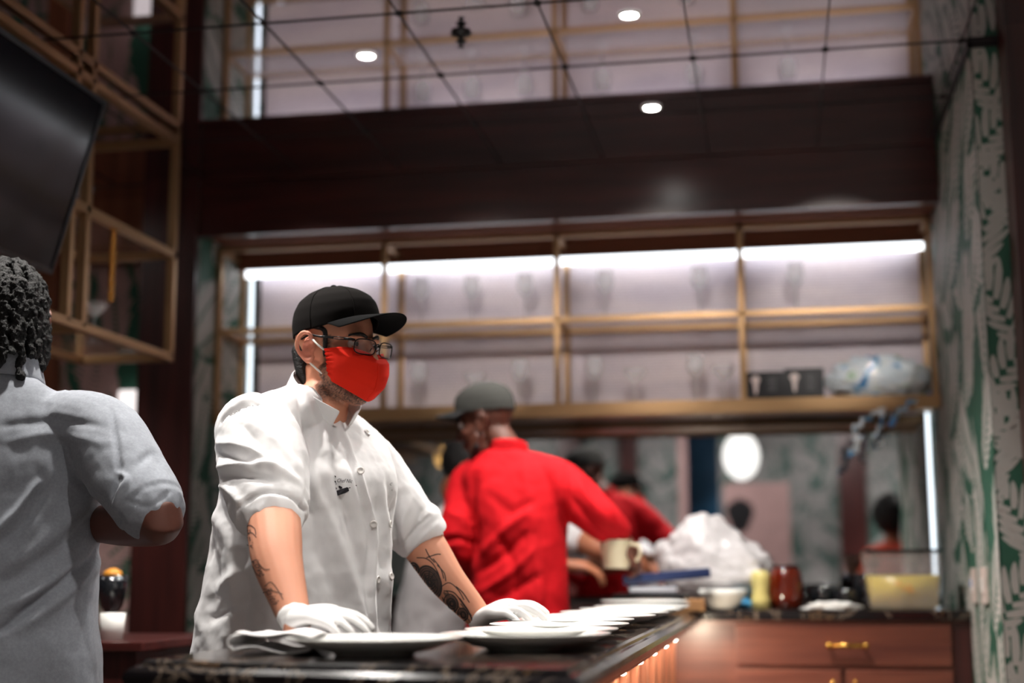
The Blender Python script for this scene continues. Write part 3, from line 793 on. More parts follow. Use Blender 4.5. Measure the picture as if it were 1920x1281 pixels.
# cap
M['cap_black'] = plain('black cotton cap', rgb(19, 16, 15), .95, 0, .12, bs=(700, .15, .0005))
M['cap_under'] = plain('black cap underside', rgb(11, 11, 12), .95, 0, .1)
def capmesh(Hm, mat, under, parent, name='cap', brim=.082, tone=None, lift=0):
    def cz(a): return .040 + .024*max(0, math.cos(a))**1.5 + lift - .006*max(0, -math.cos(a))
    def C(u, v):
        a = 2*PI*u; z0 = cz(a); t = v
        prof = [(0, 1.0), (.25, 1.02), (.5, .97), (.7, .84), (.85, .62), (.95, .36), (1.0, 0)]
        i = 0
        while i < 5 and t > (i+1)/6: i += 1
        f = t*6-i; hh = lerp(prof[i][0], prof[i+1][0], f); rr = lerp(prof[i][1], prof[i+1][1], f)
        seam = 1+.004*(abs(math.cos(3*a)) < .05)
        x = (-.010 + .101*rr*math.cos(a)*seam) - .006*hh; y = .0815*rr*math.sin(a)*seam
        return Vector((x, y, z0 + hh*(.146+lift-z0)))
    mb = MB().grid(C, 60, 18, closed_u=True)
    bmesh.ops.remove_doubles(mb.bm, verts=mb.bm.verts[:], dist=1e-5)
    for v in mb.bm.verts: v.co = Hm @ v.co
    o = mb.build(name, mat, parent, True); mods(o, ('SUBSURF', dict(levels=1, render_levels=1)), ('SOLIDIFY', dict(thickness=.002, offset=-1)))
    bake(o)
    def Br(u, v):
        a = (u-.5)*2*1.18; x0 = -.010 + .101*math.cos(a); y0 = .0815*math.sin(a)
        ext = brim*(math.cos(a*1.12)**.55 if math.cos(a*1.12) > 0 else 0)
        x = x0 + ext*v; y = y0*(1+.12*v*(ext/brim)); z = cz(a) + .002 - .006*v - 1.3*y*y*v
        return Vector((x, y, z))
    mb = MB().grid(Br, 30, 10)
    for v in mb.bm.verts: v.co = Hm @ v.co
    b = mb.build('brim', [under], o, True); mods(b, ('SOLIDIFY', dict(thickness=.003, offset=0)), ('SUBSURF', dict(levels=1, render_levels=1))); bake(b)
    mb = MB().ball((-.016, 0, .147+lift), (.007, .007, .004), sub=2)
    for v in mb.bm.verts: v.co = Hm @ v.co
    mb.build('button', mat, o, True)
    sm = MB()
    for k in range(6):
        a = PI/6+PI/3*k
        sm.tube([Hm @ (C(a/(2*PI), t) + Vector((0, 0, .0002))) for t in [i/14 for i in range(14)]], .0011, 5)
    sm.build('seam', mat, o, True)
    return o
capmesh(Hc @ Matrix.Translation((0, 0, .05)) @ Matrix.Rotation(R(-6), 4, 'Y') @ Matrix.Translation((.004, 0, -.047)), 'cap_black', 'cap_under', chef)
# mask
M['mask_red'] = plain('red cotton mask', rgb(226, 40, 20), .9, 0, .2, bs=(500, .15, .0006))
def mk(u, v):         # u -1..1 side to side, v 0..1 top to bottom
    s = abs(u); sg = 1 if u > 0 else -1
    top = (.120-.020*0, .010); 
    cx = [(.1045, -.007), (.1245, -.027), (.1265, -.055), (.120, -.083), (.096, -.106)]
    t = v*4; i = min(3, int(t)); f = t-i; cxx = lerp(cx[i][0], cx[i+1][0], f); czz = lerp(cx[i][1], cx[i+1][1], f)
    # side edge
    ex = .030 + .004*math.sin(v*PI); ez = lerp(.000, -.062, v); ey = .0735 - .012*v
    # cheek bulge
    m = s**1.15
    x = lerp(cxx, ex, s**1.9); y = sg*ey*(math.sin(s*PI/2)**.9) ; z = lerp(czz, ez, m)
    if v < .001: z += .004*math.sin(s*PI)
    z += .004*math.sin(s*PI)*(1-v)
    y += sg*.006*math.sin(s*PI)*math.sin(v*PI)
    puck = max(0, (s-.86)/.14); x += 0; y += sg*.0018*puck*math.sin(v*46)
    return Hc @ Vector((x, y, z))
mb = MB().grid(lambda a, b: mk(a*2-1, b), 44, 40)
mo = mb.build('mask', 'mask_red', chef, True); mods(mo, ('SOLIDIFY', dict(thickness=.002, offset=1)), ('SUBSURF', dict(levels=1, render_levels=1))); bake(mo)
mb = MB()
for f in (.10, .22): mb.tube([mk(f*(1 if True else -1), v/16) + (Hc.to_3x3() @ Vector((.0012, 0, 0))) for v in range(17)], .0007, 5)
mb.tube([mk(-.05, v/16) + (Hc.to_3x3() @ Vector((.0022, -.0004, 0))) for v in range(17)], .0008, 5)
mb.build('seam', 'mask_red', mo, True)
M['elastic'] = plain('white elastic', rgb(232, 226, 220), .8)
for sd in (-1, 1):
    for a, b in (((.030, .0745*sd, -.002), (.002, .083*sd, .020)), ((.033, .0625*sd, -.060), (-.004, .083*sd, -.028))):
        MB().tube([Hc @ Vector(a), Hc @ lerp(Vector(a), Vector(b), .5)+(Hc.to_3x3() @ Vector((0, .003*sd, 0))), Hc @ Vector(b)], .0022, 8).build('ear_loop', 'elastic', mo, True)
# glasses
gl = MB(); gm = MB()
def G_(x, y, z): return Hc @ Vector((x-.001, y, z+.009))
def lensring(sd, r=1.0):
    out = []
    for k in range(28):
        a = 2*PI*k/28; ca, sa = math.cos(a), math.sin(a)
        yy = .0345 + .0275*r*math.copysign(abs(ca)**.55, ca); zz = -.001 + .0150*r*math.copysign(abs(sa)**.6, sa)*(1 if sa > 0 else 1.12)
        out.append(Vector((.1175 - (yy*yy)*3.2 - .12*(.015-zz), yy*sd, zz+.009)))
    return out
for sd in (-1, 1):
    ring = lensring(sd); gl.tube([Hc @ p for p in ring+ring[:2]], .0013, 6, cap=False)
    tp = [ring[3 if False else 2]]
    gl.tube([G_(.1045, .0605*sd, .010), G_(.098, .0685*sd, .011), G_(.085, .074*sd, .0115)], [.002, .0032, .003], 8)
    for dz in (-.0022, .0022): gl.tube([G_(.088, .0735*sd, .0115+dz), G_(.055, .0775*sd, .014+dz)], .0010, 6)
    gl.tube([G_(.057, .0775*sd, .014), G_(.02, .080*sd, .017), (G_(-.008, .080*sd, .022)), (G_(-.03, .081*sd, .012))], [.0028, .0026, .0022, .002], 8)
    gl.tube([G_(.110, .012*sd, -.002), G_(.104, .010*sd, -.008)], .001, 5)
gl.tube([G_(.1150, .0085, .005), G_(.1185, 0, .0075), G_(.1150, -.0085, .005)], .0014, 6)
go = gl.build('glasses', plain('black metal spectacle frame', rgb(16, 16, 18), .3, .6), chef, True)
M['lens'] = plain('spectacle lens', (1, 1, 1, 1), .01, 0, alpha=.07, spec=1)
for sd in (-1, 1):
    lm = MB(); c = Vector((.106, .0335*sd, .008))
    rg = lensring(sd, .97); vs = [lm.bm.verts.new(Hc @ p) for p in rg]
    lm.bm.faces.new(vs); lm.build('lens', 'lens', go, False)
# ---- jacket
mb = MB()
trunk(mb, [(hip+TF*.0, TF*.175, TS*.225), tr(551, 1215, 3.0, .176, .226), tr(556, 1150, 3.0, .17, .218), tr(564, 1060, 3.0, .162, .21), tr(574, 970, 3.0, .155, .205, .05), tr(588, 890, 2.99, .142, .205, .15), tr(594, 830, 2.985, .118, .195, .35), tr(600, 790, 2.985, .09, .155, .5), tr(602, 765, 2.985, .072, .095, .6)], 40)
limb(mb, [V4(P(560, 770, 2.93), .06), V4(shR+UP*.005, .078), V4(shR, .088), V4(lerp(shR, elR, .45), .090), V4(lerp(shR, elR, .8), .080), V4(lerp(shR, elR, .97), .070)], 24)
limb(mb, [V4(P(635, 800, 3.06), .05), V4(shL, .074), V4(lerp(shL, elL, .45), .072), V4(lerp(shL, elL, .85), .067), V4(lerp(shL, elL, .98), .060)], 24)
# rolled cuffs
def cuffring(c, ax, r, w, bulge, irr):
    ax = ax.normalized(); a = ax.orthogonal().normalized(); b = ax.cross(a)
    ringpts = []
    def f(u, v):
        th = 2*PI*u; ph = 2*PI*v
        rr = r*(1+irr*math.sin(2*th+.7)+irr*.7*math.sin(3*th))
        return c + (a*math.cos(th)+b*math.sin(th))*(rr + bulge*math.cos(ph)) + ax*(w*math.sin(ph)+.006*math.sin(2*th))
    m2 = MB(); m2.grid(f, 40, 14, closed_u=True); bmesh.ops.remove_doubles(m2.bm, verts=m2.bm.verts[:], dist=1e-5); return m2.mesh('c')
axR = (elR-shR); axL = (elL-shL)
for c, ax, r in ((elR-axR.normalized()*.018, axR, .061), (elL-axL.normalized()*.012+Vector((.006, 0, 0)), axL, .053)):
    mb.bm.from_mesh(cuffring(c, ax, r, .026, .011, .03))
    mb.bm.from_mesh(cuffring(c-ax.normalized()*.018, ax, r+.006, .020, .010, .04))
jk = fuse('jacket', mb, 'jacket', chef, .0042, 4)
FO = [([(557, 727), (572, 790), (581, 860), (576, 954)], 7, -.006), ([(570, 740), (590, 800), (597, 870), (592, 930)], 9, .005),
      ([(408, 831), (445, 836), (490, 854), (530, 880)], 9, .010), ([(405, 850), (440, 858), (480, 872)], 7, -.009), ([(412, 876), (460, 872), (512, 877), (550, 900)], 8, .011), ([(425, 893), (470, 893), (520, 900)], 7, -.010), ([(400, 905), (430, 920), (450, 945)], 8, .007),
      ([(470, 790), (520, 830), (560, 880)], 10, .006), ([(455, 800), (500, 850), (540, 900)], 8, -.006),
      ([(447, 952), (490, 925), (540, 930), (585, 965)], 4, -.006),
      # front overlap of the jacket
      ([(632, 782), (657, 845), (668, 875), (694, 954), (703, 1017), (698, 1108), (703, 1190)], 5, .007), ([(624, 790), (648, 850), (660, 885), (684, 960), (693, 1020), (688, 1108), (692, 1190)], 6, -.005),
      ([(590, 900), (620, 980), (650, 1060), (690, 1185)], 14, .007), ([(570, 940), (595, 1010), (620, 1090), (650, 1190)], 18, -.007), ([(610, 860), (640, 930), (665, 1010), (680, 1090)], 10, -.007),
      ([(640, 820), (655, 880), (680, 950)], 9, .005), ([(600, 780), (612, 840), (620, 900)], 12, .007), ([(580, 780), (592, 850), (604, 930)], 10, -.008),
      ([(725, 900), (737, 960), (745, 1010), (735, 1070)], 10, -.006), ([(713, 880), (722, 960), (727, 1040), (722, 1110)], 9, .006), ([(742, 1040), (728, 1100), (738, 1180)], 8, .006), ([(712, 1100), (716, 1150), (722, 1190)], 8, -.008),
      ([(395, 960), (430, 1010), (440, 1090), (430, 1190)], 16, .010), ([(380, 980), (400, 1060), (395, 1150)], 14, -.010), ([(450, 1040), (460, 1120), (450, 1220)], 12, -.009), ([(370, 1120), (375, 1180)], 10, .008), ([(400, 1110), (440, 1085), (470, 1060)], 14, .008), ([(390, 1165), (430, 1140), (470, 1120)], 12, -.009), ([(500, 1060), (520, 1120), (530, 1190)], 18, -.006),
      # far sleeve
      ([(748, 930), (735, 975), (742, 1030)], 7, -.008), ([(770, 935), (755, 985), (765, 1035)], 8, .006), ([(790, 960), (775, 1000)], 6, -.006), ([(820, 980), (790, 1010), (757, 1045)], 5, .004), ([(806, 968), (778, 995), (748, 1025)], 4, -.005)]
folds(jk, [(a, w*.92, h*1.3) for a, w, h in FO])
rumple(jk, .004, 9, 3); rumple(jk, .0016, 26, 8)
# stand collar
NC = P(603, 748, 2.985); ca = (UP*.80 + TF*.60).normalized(); cf = (TF - ca*TF.dot(ca)).normalized(); cs = ca.cross(cf)
def coll(u, v):
    a = lerp(R(20), R(343), u); ca_, sa_ = math.cos(a), math.sin(a)
    r1, r2 = .083, .079
    h = lerp(-.030, .030, v)*(1) ; fl = 1+.02*v
    ov = .004*(u-.5)
    return NC - ca*.004 + cf*((r1+ov)*fl*ca_+.004) + cs*(r2+ov)*fl*sa_ + ca*(h + 0 - .006*v*max(0, ca_)**8)
mb = MB().grid(coll, 50, 8); co_ = mb.build('collar', 'jacket', jk, True); mods(co_, ('SOLIDIFY', dict(thickness=.0035, offset=0)), ('SUBSURF', dict(levels=1, render_levels=1))); bake(co_)
# buttons
tj = tree_of(jk)
def place_on(tree, px, py):
    d = ray(px, py).normalized(); return tree.ray_cast(Vector((0, 0, CAM_H))+d*1.2, d)
M['button'] = plain('pearl button', rgb(226, 222, 218), .25)
for bx, by in ((676, 883), (700, 983), (731, 983), (708, 1087), (733, 1081), (688, 812)):
    h = place_on(tj, bx, by)
    if h[0] is None: continue
    q_ = h[1].to_track_quat('Z', 'Y').to_matrix().to_4x4(); m_ = Matrix.Translation(h[0]+h[1]*.0005) @ q_
    b = MB().lathe([(0, .0016), (.004, .0016), (.0055, .0028), (.0075, .003), (.0085, .0015), (.0082, 0)], n=20)
    for v in b.bm.verts: v.co = m_ @ v.co
    b.build('button', 'button', jk, True)
# embroidery
M['ink'] = plain('black print', rgb(24, 22, 30), .7)
def zz(pts, ox=560, oy=840, sc=8.0): return [(ox+x/sc, oy+y/sc) for x, y in pts]
polys = [zz([(560, 645), (575, 718), (690, 678), (750, 645), (742, 600), (722, 590), (640, 617)]), zz([(745, 598), (860, 556), (864, 572), (750, 608)]), zz([(592, 575), (612, 566), (648, 585), (655, 607), (618, 615), (600, 598)]),
         zz([(528, 414), (556, 424), (547, 455)]), zz([(528, 500), (548, 490), (558, 518), (540, 525)]), zz([(545, 535), (566, 530), (560, 552)]), zz([(548, 590), (568, 606), (556, 632)])]
# hand-lettered name
def txt_polys(s, fn, shear=.3, size=1):
    cu = bpy.data.curves.new('t', 'FONT'); cu.body = s; cu.size = size; cu.shear = shear; cu.resolution_u = 2
    o = bpy.data.objects.new('t', cu); COL.objects.link(o); bpy.context.view_layer.update()
    me = bpy.data.meshes.new_from_object(o.evaluated_get(bpy.context.evaluated_depsgraph_get()))
    out = [[fn(me.vertices[i].co.x, me.vertices[i].co.y) for i in p.vertices] for p in me.polygons]
    bpy.data.objects.remove(o); bpy.data.curves.remove(cu); bpy.data.meshes.remove(me)
    return out
polys += txt_polys('Chef Nic', lambda x, y: (630.5+x*8.0+.0*y, 904.0-y*9.8+x*.55), .35)
decal('embroidery', tj, polys, 'ink', jk, .0012)
decal('embroidery', tj, txt_polys('C', lambda x, y: (729+x*6+y*2, 910-y*6.5), .2)+txt_polys('c', lambda x, y: (733+x*5, 920-y*5), .2), 'ink', jk, .0012)
# tattoos
ta = tree_of(body)
M['tattoo'] = plain('faded tattoo ink', rgb(84, 66, 60), .6)
M['tattoo2'] = plain('dense tattoo ink', rgb(50, 42, 40), .6)
def along(x0, y0, ang, sc):
    c_, s_ = math.cos(ang), math.sin(ang)
    return lambda x, y: (x0+sc*(x*c_+y*s_), y0+sc*(x*s_-y*c_))
tp = txt_polys('Family', along(458, 990, R(76), 15), .45)+txt_polys('Love', along(472, 1050, R(62), 18), .45)+txt_polys('Faith', along(494, 1103, R(60), 19), .45)
for st in ([(459, 992), (468, 985), (478, 992), (480, 1003)], [(462, 1002), (472, 999), (481, 1008)], [(472, 1055), (481, 1050), (488, 1060), (497, 1068), (506, 1068)], [(474, 1062), (480, 1075), (489, 1082)], [(497, 1100), (508, 1092), (520, 1105), (531, 1125)], [(493, 1112), (510, 1108), (530, 1115)]):
    tp += ribbon(st, 1.5)
decal('tattoo', ta, tp, 'tattoo', body, .0006)
M['tattoo3'] = plain('tattoo shading', rgb(112, 82, 68), .6)
tp = []
def ringp(cx, cy, rx, ry, rot, w, n=28, ph=0, frac=1.0):
    c_, s_ = math.cos(rot), math.sin(rot)
    return ribbon([(cx+rx*math.cos(t)*c_-ry*math.sin(t)*s_, cy+rx*math.cos(t)*s_+ry*math.sin(t)*c_) for t in [ph+2*PI*frac*k/n for k in range(n+1)]], w)
rt = R(68)
sh = []
for (cx_t, cy_t, rx_t, ry_t) in ((806, 1092, 31, 19), (777, 1066, 10, 7), (848, 1132, 15, 11), (869, 1153, 11, 8)):
    n_t = max(2, int(ry_t/3.5))
    for k in range(n_t): sh += ringp(cx_t, cy_t, rx_t*(1-(k+.5)/n_t), ry_t*(1-(k+.5)/n_t), rt, max(rx_t, ry_t)/n_t*1.15, 22)
for st in ([(835, 1110), (860, 1150), (885, 1172)], [(862, 1135), (885, 1165)], [(768, 1052), (790, 1072)]): sh += ribbon(st, 9)
decal('tattoo', ta, sh, 'tattoo3', body, .0004)
for k, (rr, w) in enumerate(((1.0, 3.0), (.84, 1.6), (.7, 2.6), (.55, 1.5), (.42, 2.4), (.28, 2), (.14, 3))): tp += ringp(806, 1092, 32*rr, 20*rr, rt, w, 20)
tp += ringp(777, 1066, 11, 8, rt, 3, 14)+ringp(777, 1066, 6, 4, rt, 3, 10)
for k in range(9): tp += ribbon([(806+5*math.cos(k*.7), 1092+6*math.sin(k*.7)), (806+15*math.cos(k*.7+.5), 1092+22*math.sin(k*.7+.5))], 2.4)
tp += ringp(846, 1131, 17, 12, rt, 2.2, 16)+ringp(847, 1132, 10, 7, rt, 3, 12)+ringp(848, 1132, 5, 4, rt, 4, 10)
tp += ringp(868, 1152, 12, 9, rt, 2.2, 12)+ringp(869, 1153, 6, 4, rt, 3, 10)
for st in ([(782, 1046), (800, 1048), (815, 1062), (826, 1088), (826, 1110)], [(798, 1030), (806, 1045), (815, 1055)], [(800, 1046), (818, 1040), (826, 1040)], [(812, 1048), (826, 1066), (832, 1085)], [(820, 1060), (833, 1075), (836, 1090)],
           [(828, 1100), (842, 1093), (858, 1105), (870, 1125)], [(832, 1108), (852, 1112), (872, 1138), (884, 1155)], [(862, 1122), (878, 1145), (886, 1165)], [(850, 1140), (866, 1165), (880, 1172)], [(830, 1120), (838, 1140), (860, 1160)], [(770, 1052), (760, 1060), (756, 1056)], [(785, 1095), (795, 1120), (815, 1130)], [(855, 1100), (868, 1112), (880, 1130)], [(836, 1150), (852, 1165), (868, 1176)]):
    tp += ribbon(st, 1.8)
decal('tattoo', ta, tp, 'tattoo2', body, .0009)
# gloves
mb = MB(); dR = (P(640, 1178, 2.425)-wrR); hand(mb, wrR-dR.normalized()*.004, dR+Vector((0, 0, .01)), (0.05, -.25, 1), 1, (.16, .34, .32), .98, .06, .55, .012, .0095)
limb(mb, [V4(lerp(foR, wrR, .93), .0315), V4(wrR, .0315)], 20)
gR = fuse('glove', mb, 'glove', chef, .0028, 3)
mb = MB(); dL = (P(985, 1158, 3.12)-wrL); dL.z = .012; hand(mb, wrL-dL.normalized()*.004, dL, (-.1, -.3, 1), 1, (.05, .42, .30), 1.08, .05, .6, .022, .0095)
limb(mb, [V4(lerp(foL, wrL, .93), .0305), V4(wrL, .0305)], 20)
gL = fuse('glove', mb, 'glove', chef, .0028, 3)
# trousers and shoes (below the counter line)
mb = MB(); trunk(mb, [(hip-UP*.10, TF*.13, TS*.18), (hip-UP*.02, TF*.13, TS*.18), (hip+UP*.08, TF*.13, TS*.175)], 24)
sm_ = MB()
for sd in (-1, 1):
    h = hip + TS*.09*sd; kn = Vector((h.x+.02, h.y, .50)); an = Vector((h.x-.03, h.y, .10))
    limb(mb, [V4(h, .11), V4(lerp(h, kn, .5), .095), V4(kn, .078), V4(an, .065)])
    limb(sm_, [V4(an+Vector((-.035, 0, -.058)), .041), V4(an+Vector((.13, -.02, -.064)), .035)])
fuse('trousers', mb, 'trousers', chef, .008, 4)
sh_ = fuse('shoes', sm_, 'shoe', chef, .006, 3)
co, no = arrs(sh_.data); co[:, 2] = np.maximum(co[:, 2], 0); setco(sh_.data, co)
# ================================================================== RED JACKET COOK
def face_skin(name, c, rough=.5): return plain(name, c, rough, sss=.08, bs=(200, .1, .001))
M['skin_brown'] = face_skin('brown skin', rgb(96, 54, 40)); M['skin_deep'] = face_skin('deep brown skin', rgb(104, 62, 50)); M['skin_mid'] = face_skin('tan skin', rgb(176, 112, 82))
M['red_cloth'] = plain('red cotton jacket', rgb(196, 8, 22), .85, 0, .25, bs=(420, .12, .0006))
M['cap_grey'] = plain('grey heather cap', rgb(58, 58, 55), .95, var=.2, vscale=200)
M['cap_grey_under'] = plain('dark grey cap underside', rgb(34, 34, 34), .9)
red = thing('person', 'person seen from behind in red jacket and grey cap, reaching right over the counter', 'person', (-.98, 4.8, 0))
YR = 4.74
a_ = R(98); RFv = Vector((math.cos(a_), math.sin(a_), 0)); RSv = Vector((-RFv.y, RFv.x, 0))
Hr = headM(P(911, 797, YR+.0), R(172), R(15), 0, 1.0)
nbr = P(950, 850, YR)
def rg(px, py, Y, a, b, tilt=0):
    c = P(px, py, Y); return (c, (RFv*math.cos(tilt)-UP*math.sin(tilt))*a, RSv*b)
sl = P(880, 905, YR+.02); el = P(856, 1012, YR-.06); wl = P(905, 1085, YR+.16)
sr = P(1038, 898, YR); er = P(1122, 972, YR-.02); wr = P(1163, 1003, YR+.05)
hipr = P(972, 1190, YR)
mb = MB(); head_parts(mb, Hr)
limb(mb, [V4(Hr @ Vector((-.022, 0, -.035)), .054), V4(Hr @ Vector((-.04, 0, -.085)), .054), V4(nbr, .06), V4(nbr-UP*.06, .065)])
trunk(mb, [(hipr, RFv*.11, RSv*.15), rg(972, 1100, YR, .11, .14), rg(970, 1000, YR, .11, .15), rg(966, 930, YR, .10, .165), rg(958, 885, YR, .08, .15), rg(952, 862, YR, .06, .08)], 28)
for s_, e_, w_ in ((sl, el, wl), (sr, er, wr)):
    limb(mb, [V4(s_, .055), V4(lerp(s_, e_, .5), .05), V4(e_, .045), V4(lerp(e_, w_, .5), .04), V4(w_, .028)])
def legs(mb, hip, S, r=(.09, .06, .04)):
    for sd in (-1, 1):
        h = hip + S*.085*sd; kn = Vector((h.x, h.y+.01, .48)); an = Vector((h.x, h.y, .09))
        limb(mb, [V4(Vector((h.x, h.y, max(.8, h.z-.05))), r[0]), V4(kn, r[1]), V4(an, r[2])])
def foot(mb, hip, S, F_, r):
    for sd in (-1, 1):
        h = hip + S*.085*sd; a = Vector((h.x, h.y, .052)); limb(mb, [V4(a-F_*.03, r), V4(a+F_*.14-UP*.006, r*.88)])
legs(mb, hipr, RSv); foot(mb, hipr, RSv, RFv, .032)
hand(mb, wr, (.55, .25, -.75), (.8, -.1, .6), -1, (.5, .8, .6), 1.0, .04, .7, .008)
fuse('body', mb, 'skin_brown', red, .0045, 3)
eyes(Hr, red, 'skin_brown'); brows(Hr, red, 'hair')
capmesh(Hr @ Matrix.Translation((0, 0, .05)) @ Matrix.Rotation(R(-6), 4, 'Y') @ Matrix.Translation((.0, 0, -.050)), 'cap_grey', 'cap_grey_under', red)
mb = MB()
res = bmesh.ops.create_icosphere(mb.bm, subdivisions=3, radius=1)
for v in res['verts']: v.co = Vector((v.co.x*.088-.018, v.co.y*.0765, v.co.z*.086+.036))
bmesh.ops.bisect_plane(mb.bm, geom=mb.bm.verts[:]+mb.bm.edges[:]+mb.bm.faces[:], plane_co=(.0, 0, 0), plane_no=(1, 0, .1), clear_outer=True)
limb(mb, [(.03, .06, -.07, .012), (.062, .03, -.098, .014), (.07, 0, -.104, .015), (.062, -.03, -.098, .014), (.03, -.06, -.07, .012)], 8, 3)
for v in mb.bm.verts: v.co = Hr @ v.co
fuse('hair', mb, 'hair', red, .005, 2)
mb = MB()
trunk(mb, [(hipr-UP*.02, RFv*.155, RSv*.178), rg(974, 1140, YR, .15, .168), rg(974, 1070, YR, .145, .158), rg(972, 1000, YR, .14, .162), rg(966, 935, YR, .128, .175), rg(960, 895, YR, .105, .17, .1), rg(952, 868, YR, .08, .12, .2), rg(948, 852, YR, .068, .075, .2)], 36)
limb(mb, [V4(P(930, 872, YR), .05), V4(sl, .066), V4(lerp(sl, el, .5), .068), V4(el, .064), V4(lerp(el, wl, .5), .058), V4(wl, .048)], 20)
limb(mb, [V4(P(985, 872, YR), .052), V4(sr, .074), V4(lerp(sr, er, .45), .082), V4(lerp(sr, er, .85), .074), V4(lerp(er, wr, .5), .060), V4(lerp(er, wr, .8), .050)], 20)
rj = fuse('jacket', mb, 'red_cloth', red, .0055, 4)
folds(rj, [([(888, 890), (885, 960), (895, 1040)], 8, -.016), ([(1062, 880), (1056, 960), (1062, 1010)], 7, -.013), ([(985, 870), (995, 980), (990, 1140)], 12, .008), ([(1020, 900), (1022, 1000), (1030, 1140)], 12, -.008),
           ([(920, 930), (960, 960), (1000, 940)], 10, -.008), ([(900, 1040), (940, 1000), (985, 960)], 9, .013), ([(900, 1075), (945, 1040), (990, 1000)], 9, -.014), ([(900, 1110), (950, 1080), (1000, 1030)], 9, .013), ([(905, 1140), (960, 1110), (1010, 1080)], 9, -.012),
           ([(930, 1000), (960, 1050), (970, 1120)], 9, -.009), ([(1000, 1030), (1010, 1100), (1005, 1160)], 10, .008), ([(840, 960), (870, 975), (885, 1000)], 8, .010), ([(835, 1015), (860, 1010), (885, 1020)], 6, -.012), ([(842, 1035), (868, 1045), (890, 1075)], 8, .008),
           ([(1085, 905), (1110, 945), (1150, 985)], 8, .009), ([(1070, 930), (1105, 975), (1150, 1005)], 8, -.012), ([(1100, 900), (1140, 945)], 7, -.008), ([(1140, 950), (1160, 990)], 6, .007)])
rumple(rj, .006, 9, 5)
NCr = nbr+UP*.012
def collr(u, v):
    a = 2*PI*u; return NCr + RFv*(.072*math.cos(a)+.006) + RSv*.069*math.sin(a) + UP*(lerp(-.03, .014, v) - .018*math.cos(a))
mb = MB().grid(collr, 36, 4); c_ = mb.build('collar', 'red_cloth', rj, True); mods(c_, ('SOLIDIFY', dict(thickness=.005, offset=0))); bake(c_)
M['grey_cloth'] = plain('dark grey trousers', rgb(62, 62, 68), .85)
mb = MB(); trunk(mb, [(hipr-UP*.06, RFv*.12, RSv*.165), (hipr+UP*.05, RFv*.12, RSv*.155)], 24); legs(mb, hipr, RSv, (.105, .08, .062)); fuse('trousers', mb, 'grey_cloth', red, .008, 3)
mb = MB(); foot(mb, hipr, RSv, RFv, .040); o = fuse('shoes', mb, 'shoe', red, .006, 2)
def flat0(o):
    co, no = arrs(o.data); co[:, 2] = np.maximum(co[:, 2], 0.001); setco(o.data, co)
flat0(o)
# pitcher in the right hand
M['cream'] = plain('cream plastic', rgb(222, 208, 176), .4)
pc = P(1154, 1066, YR+.03)
pt = thing('pitcher', 'cream plastic pitcher held in the outstretched hand of the red-jacketed cook', 'pitcher', tuple(pc))
MB().lathe([(0, 0), (.040, 0), (.043, .004), (.0515, .088), (.053, .092), (.0505, .092), (.041, .006), (0, .005)], n=36).build('body', 'cream', pt, True, False)
MB().tube([(.048, 0, .078), (.078, 0, .074), (.084, 0, .05), (.072, 0, .026), (.046, 0, .020)], .006, 8).build('handle', 'cream', pt, True, False)
# ================================================================== WHITE JACKET COOK behind
wh = thing('person', 'person in white jacket with black hair working behind the red-jacketed cook', 'person', (-1.03, 5.35, 0))
YW = 5.3
a_ = R(20); WF = Vector((math.cos(a_), math.sin(a_), 0)); WS = Vector((-WF.y, WF.x, 0))
Hw = headM(P(878, 888, YW), R(8), R(20), 0, .96)
def rw(px, py, Y, a, b, tilt=0):
    c = P(px, py, Y); return (c, (WF*math.cos(tilt)-UP*math.sin(tilt))*a, WS*b)
hw = P(815, 1205, YW); nw = P(868, 938, YW)
s1 = P(850, 985, YW-.17); s2 = P(895, 985, YW+.17); e1 = P(960, 1050, YW-.2); w1 = P(1060, 1060, YW-.1); e2 = P(1080, 1015, YW+.13); w2 = P(1145, 1040, YW+.05)
mb = MB(); head_parts(mb, Hw)
limb(mb, [V4(Hw @ Vector((-.022, 0, -.035)), .05), V4(Hw @ Vector((-.035, 0, -.08)), .05), V4(nw, .055), V4(nw-UP*.05, .06)])
trunk(mb, [(hw, WF*.11, WS*.15), rw(825, 1100, YW, .11, .14, .1), rw(850, 1010, YW, .1, .15, .3), rw(864, 962, YW, .07, .13, .4)], 24)
for s_, e_, w_ in ((s1, e1, w1), (s2, e2, w2)): limb(mb, [V4(s_, .05), V4(e_, .043), V4(lerp(e_, w_, .5), .040), V4(w_, .027)])
hand(mb, w2, (.9, .1, -.2), (0, -.3, 1), 1, (.3, .5, .4)); hand(mb, w1, (.9, .2, -.2), (0, -.3, 1), 1, (.3, .5, .4))
legs(mb, hw, WS); foot(mb, hw, WS, WF, .032)
fuse('body', mb, 'skin_mid', wh, .005, 3)
eyes(Hw, wh, 'skin_mid')
def hairball(Hm, parent, r=(.105, .088, .1), c=(-.02, 0, .045), cut=.02, bump_=.008, mat='hair'):
    mb = MB(); res = bmesh.ops.create_icosphere(mb.bm, subdivisions=4, radius=1)
    for v in res['verts']:
        n_ = 1+bump_*10*noise.noise(v.co*6)
        v.co = Vector((v.co.x*r[0]*n_+c[0], v.co.y*r[1]*n_+c[1], v.co.z*r[2]*n_+c[2]))
    bmesh.ops.bisect_plane(mb.bm, geom=mb.bm.verts[:]+mb.bm.edges[:]+mb.bm.faces[:], plane_co=(cut, 0, 0), plane_no=(1, 0, -.6), clear_outer=True)
    for v in mb.bm.verts: v.co = Hm @ v.co
    o = mb.build('hair', mat, parent, True); mods(o, ('SOLIDIFY', dict(thickness=.006, offset=-1))); bake(o); return o
hairball(Hw, wh)
M['white_cloth2'] = plain('white jacket cloth', rgb(226, 222, 224), .8)
mb = MB()
